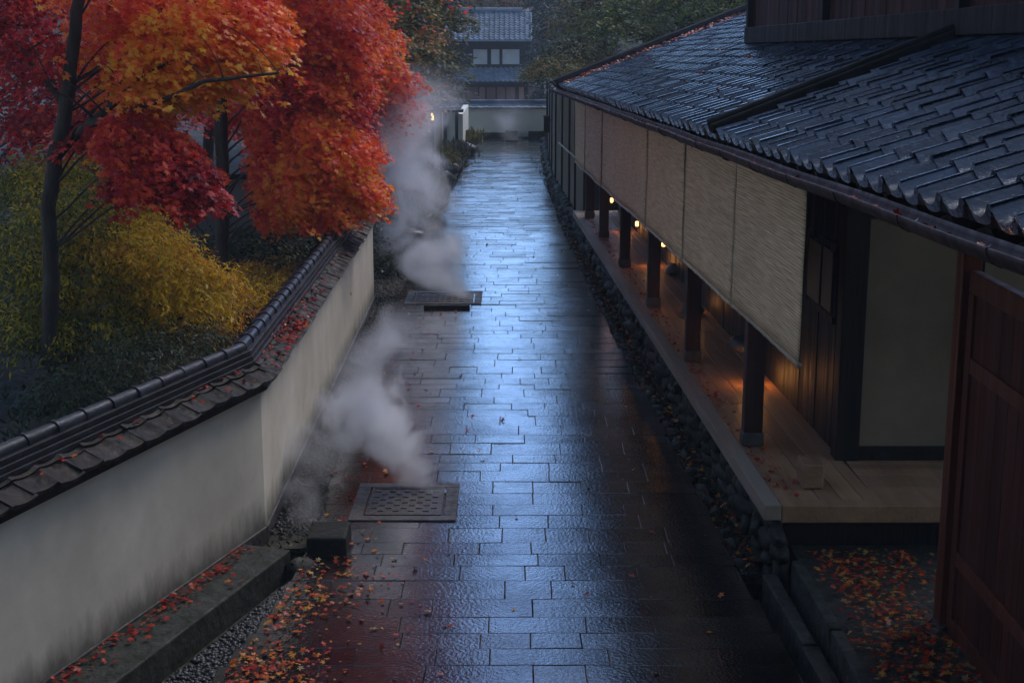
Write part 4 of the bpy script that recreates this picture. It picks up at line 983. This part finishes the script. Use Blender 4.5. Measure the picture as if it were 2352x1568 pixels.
# dark woodland closing the left side
for i,(x,y,h) in enumerate(((-10.5,27,10),(-14,33,12),(-9,36,12),(-6.2,41,12),(-5.0,50,12),(-17,25,12))):
    labs=['dark broad tree at the back left of the garden, nearest the left margin','dark tree behind the grey garden wall at far left','dark tree just behind the middle of the grey garden wall','dark tree filling the gap between the second and third maple trunks','dark tree behind the olive tree','outermost dark tree beyond the left margin']
    tree('woodland_tree',labs[i],(x,y,.5),h,.2,[((x+random.uniform(-1,1),y+random.uniform(-.5,.5),h*f),(2.3,2.3,1.5)) for f in (.25,.42,.6,.78,.95)],7000,m_dark,.15,(.45,.22),group='dark trees at the back of the garden')

# shrubs
def shrub(name,label,base,blobs,n,m,size,val,tpl=SLIM,twig=.35,droop=.5,group=None):
    t=thing(name,label,'shrub',base,group); b=MB(); root=Vector(base)
    for (c,r) in blobs:
        branches(b,root,[Vector(c)+Vector((random.uniform(-.8,.8)*r[0],random.uniform(-.8,.8)*r[1],random.uniform(-.2,.7)*r[2])) for _ in range(6)],.014)
    b.build('stems',m_bark,t); crown(t,blobs,n,m,tpl,size,val,twig=twig,droop=droop,kindname='foliage'); return t
shrub('yellow_shrub','bright yellow and gold leaved shrub drooping in front of the second trunk',px(330,800,14.2)[:2]+(.6,),
  [(px(330,580,14.2),(.42,.5,.25)),(px(480,640,14.3),(.22,.3,.14)),(px(290,510,14.8),(.35,.4,.2)),(px(400,640,14.1),(.35,.4,.22)),(px(300,660,14.2),(.45,.5,.25)),(px(450,690,14.0),(.25,.35,.14)),(px(250,560,14.5),(.4,.5,.25)),(px(370,720,14.0),(.35,.4,.16))],21000,m_yellow,.07,(.78,.13))
shrub('green_shrub','green and ochre leaved shrub around the leaning trunk at the left',px(150,800,13.8)[:2]+(.6,),
  [(px(150,520,14.2),(.5,.5,.3)),(px(60,600,14),(.5,.5,.35)),(px(180,640,13.8),(.5,.5,.3)),(px(220,460,15),(.45,.5,.22)),(px(60,760,13.4),(.5,.5,.3)),(px(200,750,13.4),(.5,.5,.25)),(px(30,460,15),(.4,.5,.25)),(px(110,410,15.5),(.45,.5,.3)),(px(250,470,15.5),(.4,.5,.25))],24000,m_yellow,.07,(.27,.15))
shrub('green_shrub','low green shrub at the foot of the wall ridge below the yellow one',px(300,860,12.2)[:2]+(.4,),
  [(px(320,820,12.6),(.35,.4,.12)),(px(220,860,12.2),(.35,.35,.12)),(px(420,780,13.2),(.35,.4,.10)),(px(160,900,11.9),(.25,.3,.1))],9000,m_green,.055,(.6,.15))
shrub('rust_shrub','low rusty red shrub behind the bend of the wall',px(560,720,15.5)[:2]+(.4,),
  [(px(540,700,15.5),(.35,.4,.12)),(px(590,650,16.5),(.4,.4,.14)),(px(470,760,14.2),(.3,.35,.10))],6000,m_yellow,.05,(.85,.2))
shrub('bare_shrub','leafless looking dark shrub in front of the grey garden wall',px(430,560,24)[:2]+(.8,),
  [(px(380,540,21.5),(.7,.4,.25)),(px(460,560,21.2),(.6,.4,.25)),(px(610,540,21.6),(.6,.4,.25))],1500,m_dark,.07,(.3,.2),twig=.5)
for (u,v,y,r,n,m,val,lab) in ((600,570,20.5,(.8,.8,.28),5200,m_green,.45,'dark green undergrowth shrub right of the second trunk'),
                         (700,530,21.5,(.8,.8,.25),5200,m_green,.4,'dim green shrub under the low maple crown'),
                         (760,500,23,(.6,.8,.25),3500,m_green,.45,'small green shrub beside the far end of the coping'),
                         (640,640,17.5,(.5,.8,.18),4200,m_olive,.7,'brown tinged shrub along the garden side of the wall'),
                         (1285,160,35,(.7,1.2,.35),5500,m_olive,.45,'pale shrub spilling over the tan lane wall'),
                         (1330,120,36,(.8,1.2,.45),5500,m_green,.7,'leafy green shrub behind the far corner of the tiled roof'),
                         (900,580,24,(.30,.8,.22),2500,m_green,.35,'dark shrub beyond the end of the cream wall'),
                         (905,500,28,(.5,1.0,.4),3200,m_green,.45,'shadowy shrub behind the taller steam')):
    c=at(u,v,y); shrub('leafy_shrub',lab,(c.x,y,max(.1,c.z-.5)),[(tuple(c),r),(tuple(c+Vector((r[0]*.6,.3,-r[2]*.4))),(r[0]*.6,r[1]*.6,r[2]*.7)),(tuple(c+Vector((-r[0]*.6,-.3,-r[2]*.3))),(r[0]*.6,r[1]*.6,r[2]*.7))],n,m,.07,(val,.2),tpl=DIA)
# rocky planted bank on the left of the far lane
labs=['grey boulder','mossy boulder','angular dark rock','flat topped rock','round pale rock','jagged rock','low wide rock','tall upright rock']
spots=[(-2.0,27,.32),(-1.85,30,.22),(-2.1,33,.35),(-1.75,35.5,.22),(-1.9,38,.35),(-1.72,41,.25),(-1.95,43.5,.4),(-1.55,47,.42)]
where=['just past the steam on the left bank','in the grass left of the lane, second past the steam','where the left bank widens','at the paving edge before the garden lamp','below the yellow garden lamp','at the left paving edge past the lamp','in front of the low plaster wall','at the corner where the left bank meets the far wall']
for (x,y,r),l,w in zip(spots,labs,where): rockthing((x,y,.05+r*.2),(r,r*1.2,r*.75),l+' '+w,grp='rocks on the left bank')
for i,(x,y) in enumerate(((-2.3,28.5),(-2.2,31.5),(-2.3,35),(-2.35,39),(-2.2,42),(-2.0,45.3),(-1.75,50.5))):
    lab=['first','second','third','fourth','fifth','sixth','seventh'][i]+' clump of dry grassy plants along the left bank, counting away from the steam'
    t=thing('grass_clump',lab,'plant',(x,y,.05),'dry plants on the left bank')
    n=1500; C=np.array([x,y,.05])+rng.normal(size=(n,3))*np.array([.28,.45,.05]); C[:,2]=.05+rng.random(n)*.4
    D=rng.normal(size=(n,3))*np.array([.6,.6,.3])+np.array([0,0,.9]); 
    leafmesh('blades',C,D,rng.normal(size=(n,3)),rng.uniform(.1,.28,n),rng.random(n)*.8,m_dry if i%2 else m_olive,SLIM,t)

# garden undergrowth (uncountable)
n=42000
y_=rng.uniform(6,30,n); xr_a=np.array([WB(t) if t<21 else -2.6 for t in y_])-.35; x_=xr_a-rng.random(n)**1.2*9
z_=np.array([gz(a,b_) for a,b_ in zip(x_,y_)])+rng.random(n)*.16
cl=vnoise(np.stack([x_,y_,z_*0],1),.9,4.0); keep=cl>-.28; x_,y_,z_,cl=x_[keep],y_[keep],z_[keep],cl[keep]; n=len(x_)
D=rng.normal(size=(n,3))*np.array([.7,.7,.3])+np.array([0,0,.6])
leafmesh('ground_cover',np.stack([x_,y_,z_],1),D,rng.normal(size=(n,3))+np.array([0,0,1.0]),rng.uniform(.05,.13,n),.45+.8*cl+rng.normal(size=n)*.15,m_green,SLIM,label='low green ground cover across the garden behind the wall',cat='ground cover',kind='stuff')

# moss tufts in the gutters and on the left verge
n=9000; y_=rng.uniform(10.2,46,n); side=rng.random(n)<.5
xx=[]
for t,s_ in zip(y_,side): xx.append(random.uniform(XR(t)-.02,PX(t,-.2)) if s_ else (random.uniform(WB(t) if t<21 else -2.6,XL(t)) if random.random()<.8 else XL(t)))
xx=np.array(xx); zz=np.where(side,-.06,.0)+rng.random(n)*.03
leafmesh('moss',np.stack([xx,y_,zz],1),rng.normal(size=(n,3))*.6+np.array([0,0,.7]),rng.normal(size=(n,3)),rng.uniform(.03,.08,n),.4+rng.normal(size=n)*.25,m_green,SLIM,label='moss and small weeds along both edges of the paving',cat='moss',kind='stuff')

# fallen leaves
def litter(name,pts,label,size=(.014,.046),tilt=.3,val=(.52,.32)):
    C=np.array(pts,float); n=len(C);  D=rng.normal(size=(n,3)); D[:,2]*=.15; Nn=np.array([0,0,1.0])+rng.normal(size=(n,3))*tilt
    leafmesh(name,C,D,Nn,size[0]+(size[1]-size[0])*rng.random(n)**1.5,val[0]+val[1]*rng.normal(size=n),m_litter,STAR,label=label,cat='fallen leaves',kind='stuff')
pts=[]
while len(pts)<1500:
    y=random.uniform(6.5,11.2); x=XL(y)+abs(random.gauss(0,.42)); d=noise.noise(Vector((x*1.5,y*1.5,0)))
    if random.random()<(1.25-(y-8)*.38)*(.6+d): pts.append((x,y,.012+random.random()*.008))
for _ in range(420): y=random.uniform(9,45)**1; x=XL(y)+abs(random.gauss(0,.35)); pts.append((x,y,.012))
for _ in range(230): y=random.uniform(7,40); pts.append((random.uniform(XL(y),XR(y)),y,.012))
litter('fallen_leaves',pts,'orange and red fallen leaves scattered on the wet paving, thickest at the lower left')
pts=[]
for _ in range(650): y=random.uniform(4,10.4); a=WB(y)+.05+abs(random.gauss(0,.10)); pts.append((min(a,WB(y)+.5),y,.118+random.random()*.02))
litter('fallen_leaves',pts,'red leaves caught along the stone ledge at the foot of the cream wall',val=(.25,.2))
pts=[]
while len(pts)<2600:
    y=random.uniform(5,10.2); x=random.uniform(2.2,5); w=math.exp(-((x-(2.62+(10-y)*.0))/.33)**2)
    if random.random()<w+.08: pts.append((x,y,.15+random.random()*.03))
litter('fallen_leaves',pts,'carpet of red and yellow leaves on the courtyard ground beside the gate',(.022,.045))
pts=[]
for _ in range(620):
    s=random.uniform(10.4,27.5); u=-.1+abs(random.gauss(0,.10)); pts.append((PX(s,min(u,.5)),s,.512+random.random()*.006))
litter('fallen_leaves',pts,'small red leaves blown along the outer boards of the deck',(.022,.04),val=(.2,.15))
pts=[]
for _ in range(520): s=random.uniform(2,27.5); pts.append((PX(s,EU-.10+random.uniform(-.045,.045)),s,BZ(EZ-.09,s)+random.random()*.02))
litter('fallen_leaves',pts,'red leaves filling the gutter under the tiled eave',(.02,.036),.8,(.15,.18))
pts=[]
for _ in range(700): y=random.uniform(10.2,30); pts.append((random.uniform(XR(y),PX(y,-.22)),y,-.04+random.random()*.03))
litter('fallen_leaves',pts,'yellow and red leaves lying in the stone gutter below the veranda',(.025,.045),.5,(.6,.3))
pts=[]
for _ in range(560): w=random.uniform(.1,RW+1.6); pts.append(RP(27.45-abs(random.gauss(0,.7)),w,.06+random.random()*.02))
for _ in range(22): pts.append(RP(random.uniform(12,27),random.uniform(.1,1.8),.055))
litter('fallen_leaves',pts,'orange leaves gathered on the far edge of the tiled roof',(.03,.055),.4,(.5,.25))
# leaves on the coping
pts=[]
for _ in range(330):
    s=random.gauss(12.4,.75)
    if random.random()<.28: s=random.uniform(8,20.5)
    q=random.uniform(.07,.26)
    if s>10.87: x=-2.125-.0089*(s-10.87)+q; pts.append((x,s,1.335+.15*(1-q/.27)+.035+random.random()*.008))
    else: 
        p=Vector((-2.125,10.87,0))-dB*(10.87-s)+nB*q; pts.append((p.x,p.y,1.335+.15*(1-q/.27)+.035+random.random()*.008))
litter('fallen_leaves',pts,'bright red leaves heaped on the wall coping at its bend',(.026,.044),.5,(.35,.15))

# ------------------------------------------------------------------ steam
def steam(name, label, path, dens, nscale, col=(.96,.97,1.0)):
    """closed lumpy tube round the plume; density falls off towards its skin and is broken by noise"""
    mb = MB(); P=[Vector(p[:3]) for p in path]; rads=[p[3] for p in path]; P2=[];R2=[]
    for i in range(len(P)-1):
        for k in range(4): f=k/4; P2.append(P[i].lerp(P[i+1],f)); R2.append(rads[i]+(rads[i+1]-rads[i])*f)
    P2.append(P[-1]);R2.append(rads[-1]); R2=[r*1.75 for r in R2]
    # smooth
    for _ in range(3):
        P2=[P2[0]]+[(P2[i-1]+P2[i]*2+P2[i+1])/4 for i in range(1,len(P2)-1)]+[P2[-1]]
    lo=[min(p[i]-r for p,r in zip(P2,R2)) for i in range(3)]; hi=[max(p[i]+r for p,r in zip(P2,R2)) for i in range(3)]
    # sweep with horizontal rings
    n=20; vs=[];fs=[]
    for p,r in zip(P2,R2):
        for k in range(n): t=2*math.pi*k/n; vs.append(p+Vector((math.cos(t)*r,math.sin(t)*r*.9,0)))
    for i in range(len(P2)-1):
        for k in range(n): fs.append((i*n+k,i*n+(k+1)%n,(i+1)*n+(k+1)%n,(i+1)*n+k))
    fs.append(tuple(range(n-1,-1,-1))); fs.append(tuple((len(P2)-1)*n+k for k in range(n)))
    mb.add(vs,fs,.5)
    m=bpy.data.materials.new(name+' vapour'); m.use_nodes=True; nt=m.node_tree; N=nt.nodes; L=nt.links; N.clear()
    out=N.new('ShaderNodeOutputMaterial'); pv=N.new('ShaderNodeVolumePrincipled'); pv.inputs['Color'].default_value=(*col,1); pv.inputs['Anisotropy'].default_value=.5
    g_=N.new('ShaderNodeNewGeometry'); sx=N.new('ShaderNodeSeparateXYZ'); L.new(g_.outputs['Position'],sx.inputs[0])
    z0,z1=P2[0].z,P2[-1].z
    nz=N.new('ShaderNodeMapRange'); nz.inputs[1].default_value=z0; nz.inputs[2].default_value=z1; L.new(sx.outputs[2],nz.inputs[0])
    def curve(vals):   # vals: list (f, v) -> socket using a colour ramp with normalised value
        lo_,hi_=min(v for _,v in vals),max(v for _,v in vals); hi_=max(hi_,lo_+1e-3)
        c=N.new('ShaderNodeFloatCurve'); cv=c.mapping.curves[0]; pts_=cv.points
        pts_[0].location=(0,(vals[0][1]-lo_)/(hi_-lo_)); pts_[1].location=(1,(vals[-1][1]-lo_)/(hi_-lo_))
        for f,v in vals[1:-1]: pts_.new(f,(v-lo_)/(hi_-lo_))
        c.mapping.update(); L.new(nz.outputs[0],c.inputs['Value'])
        mm=N.new('ShaderNodeMapRange'); mm.inputs[3].default_value=lo_; mm.inputs[4].default_value=hi_; L.new(c.outputs[0],mm.inputs[0]); return mm.outputs[0]
    fr=[((p.z-z0)/(z1-z0)) for p in P2]; idx=[round(i*(len(P2)-1)/7) for i in range(8)]
    cx_=curve([(fr[i],P2[i].x) for i in idx]); cy_=curve([(fr[i],P2[i].y) for i in idx]); cr_=curve([(fr[i],R2[i]) for i in idx])
    def mt(op,a,b=None,c=None):
        q=N.new('ShaderNodeMath'); q.operation=op
        for i,v in enumerate((a,b,c)):
            if v is None: continue
            if isinstance(v,(int,float)): q.inputs[i].default_value=v
            else: L.new(v,q.inputs[i])
        return q.outputs[0]
    dx=mt('SUBTRACT',sx.outputs[0],cx_); dy=mt('SUBTRACT',sx.outputs[1],cy_)
    d=mt('DIVIDE',mt('SQRT',mt('ADD',mt('MULTIPLY',dx,dx),mt('MULTIPLY',dy,dy))),cr_)
    no=N.new('ShaderNodeTexNoise'); no.inputs['Scale'].default_value=nscale; no.inputs['Detail'].default_value=3.5; no.inputs['Roughness'].default_value=.5; no.inputs['Distortion'].default_value=.9; L.new(g_.outputs['Position'],no.inputs[0])
    # density = clamp(1.0 - d*1.15 + (noise-.5)*k) * fade(z)
    base=mt('ADD',mt('MULTIPLY_ADD',d,-1.45,1.05),mt('MULTIPLY',mt('SUBTRACT',no.outputs[0],.5),3.6))
    cl_=N.new('ShaderNodeMapRange'); cl_.interpolation_type='SMOOTHSTEP'; cl_.inputs[1].default_value=0; cl_.inputs[2].default_value=1.5; L.new(base,cl_.inputs[0])
    edge=N.new('ShaderNodeMapRange'); edge.interpolation_type='SMOOTHSTEP'; edge.inputs[1].default_value=.95; edge.inputs[2].default_value=.55; edge.inputs[3].default_value=0; edge.inputs[4].default_value=1; L.new(d,edge.inputs[0])
    dn=N.new('ShaderNodeFloatCurve'); cv=dn.mapping.curves[0]; cv.points[0].location=(0,dens[1][0]); cv.points[1].location=(1,0)
    for f,v in dens[1][1:]: cv.points.new(f,v)
    dn.mapping.update(); L.new(nz.outputs[0],dn.inputs['Value'])
    den=mt('MULTIPLY',mt('MULTIPLY',mt('MULTIPLY',cl_.outputs[0],edge.outputs[0]),dn.outputs[0]),dens[0])
    L.new(den,pv.inputs['Density']); L.new(pv.outputs[0],out.inputs['Volume'])
    o=mb.build(name,m,label=label,cat='steam',kind='stuff'); return o
def sp(u,v,y,r): p=at(u,v,y); return (p.x,p.y,p.z,r)
steam('steam','white steam billowing to the left from the nearer drain cover',
  [(-.70,12.0,.02,.20),sp(955,1085,12.1,.17),sp(900,1040,12.2,.32),sp(850,985,12.3,.42),sp(835,920,12.4,.36),sp(842,860,12.5,.30),sp(870,800,12.6,.26),sp(900,740,12.7,.24),sp(900,690,12.8,.2)],
  (16,[1.0,(.12,1.0),(.45,.9),(.62,.3),(.8,.22)]),2.6)
steam('steam','thin bluish steam hanging in the corner between the wall and the black block',
  [(-1.68,10.95,.0,.16),sp(690,1190,11.2,.22),sp(700,1120,11.5,.26),sp(730,1050,11.9,.30),sp(760,980,12.2,.3),sp(790,900,12.6,.25)],
  (2.6,[.8,(.3,1.0),(.7,.7)]),3.2)
steam('steam','tall column of steam rising from the farther drain cover over the end of the wall',
  [(-.70,21.5,.02,.28),sp(1010,640,21.7,.42),sp(980,600,21.8,.62),sp(985,540,22,.60),sp(950,460,22.2,.55),sp(930,400,22.4,.55),sp(915,340,22.6,.62),sp(930,280,22.8,.8),sp(945,210,23,.8),sp(960,140,23.4,.7)],
  (5.5,[1.0,(.1,1.0),(.35,.9),(.55,.75),(.72,.45),(.86,.15)]),1.5)
steam('steam','faint steam drifting in front of the far cream wall',
  [(.0,52.6,.05,.35),(.05,52.6,.5,.6),(.0,52.6,1.1,.7),(.1,52.6,1.5,.7),(.1,52.6,1.9,.6)],
  (.8,[1.0,(.3,.9),(.6,.3)]),1.0)

# ------------------------------------------------------------------ unseen mass behind the viewpoint, added to block sky light
blocker = thing('sky_blocker', 'unseen dark house-shaped mass added behind the viewpoint to block sky light', 'building', (0,-6,0))
b = MB(); b.box((-11,-9,-.4),(-1.9,-3,6.2)); b.box((1.9,-9,-.4),(11,-3,6.2)); b.box((-10,-3,-.4),(-4.75,4.6,5.6)); b.box((-1.9,-9,2.6),(1.9,-3.1,6.2)); b.build('timber_wall', m_redwood_far, blocker)
b = MB(); b.hexa([Vector(q) for q in [(-12,-2,6.1),(12,-2,6.1),(12,-6,8.3),(-12,-6,8.3),(-12,-2,6.3),(12,-2,6.3),(12,-6,8.5),(-12,-6,8.5)]]); b.hexa([Vector(q) for q in [(-12,-10,6.1),(12,-10,6.1),(12,-6.01,8.3),(-12,-6.01,8.3),(-12,-10,6.3),(12,-10,6.3),(12,-6.01,8.5),(-12,-6.01,8.5)]]); b.build('roof', m_tile, blocker)

# ------------------------------------------------------------------ haze
m=bpy.data.materials.new('air'); m.use_nodes=True; nt=m.node_tree; nt.nodes.clear()
out=nt.nodes.new('ShaderNodeOutputMaterial'); pv=nt.nodes.new('ShaderNodeVolumePrincipled'); pv.inputs['Color'].default_value=(.70,.83,1.0,1); pv.inputs['Density'].default_value=.0012; pv.inputs['Anisotropy'].default_value=.0
nt.links.new(pv.outputs[0],out.inputs['Volume'])
b=MB(); b.box((-500,-70,-1.5),(500,710,24)); b.build('haze',m,label='thin blue evening haze filling the lane',cat='haze',kind='stuff')
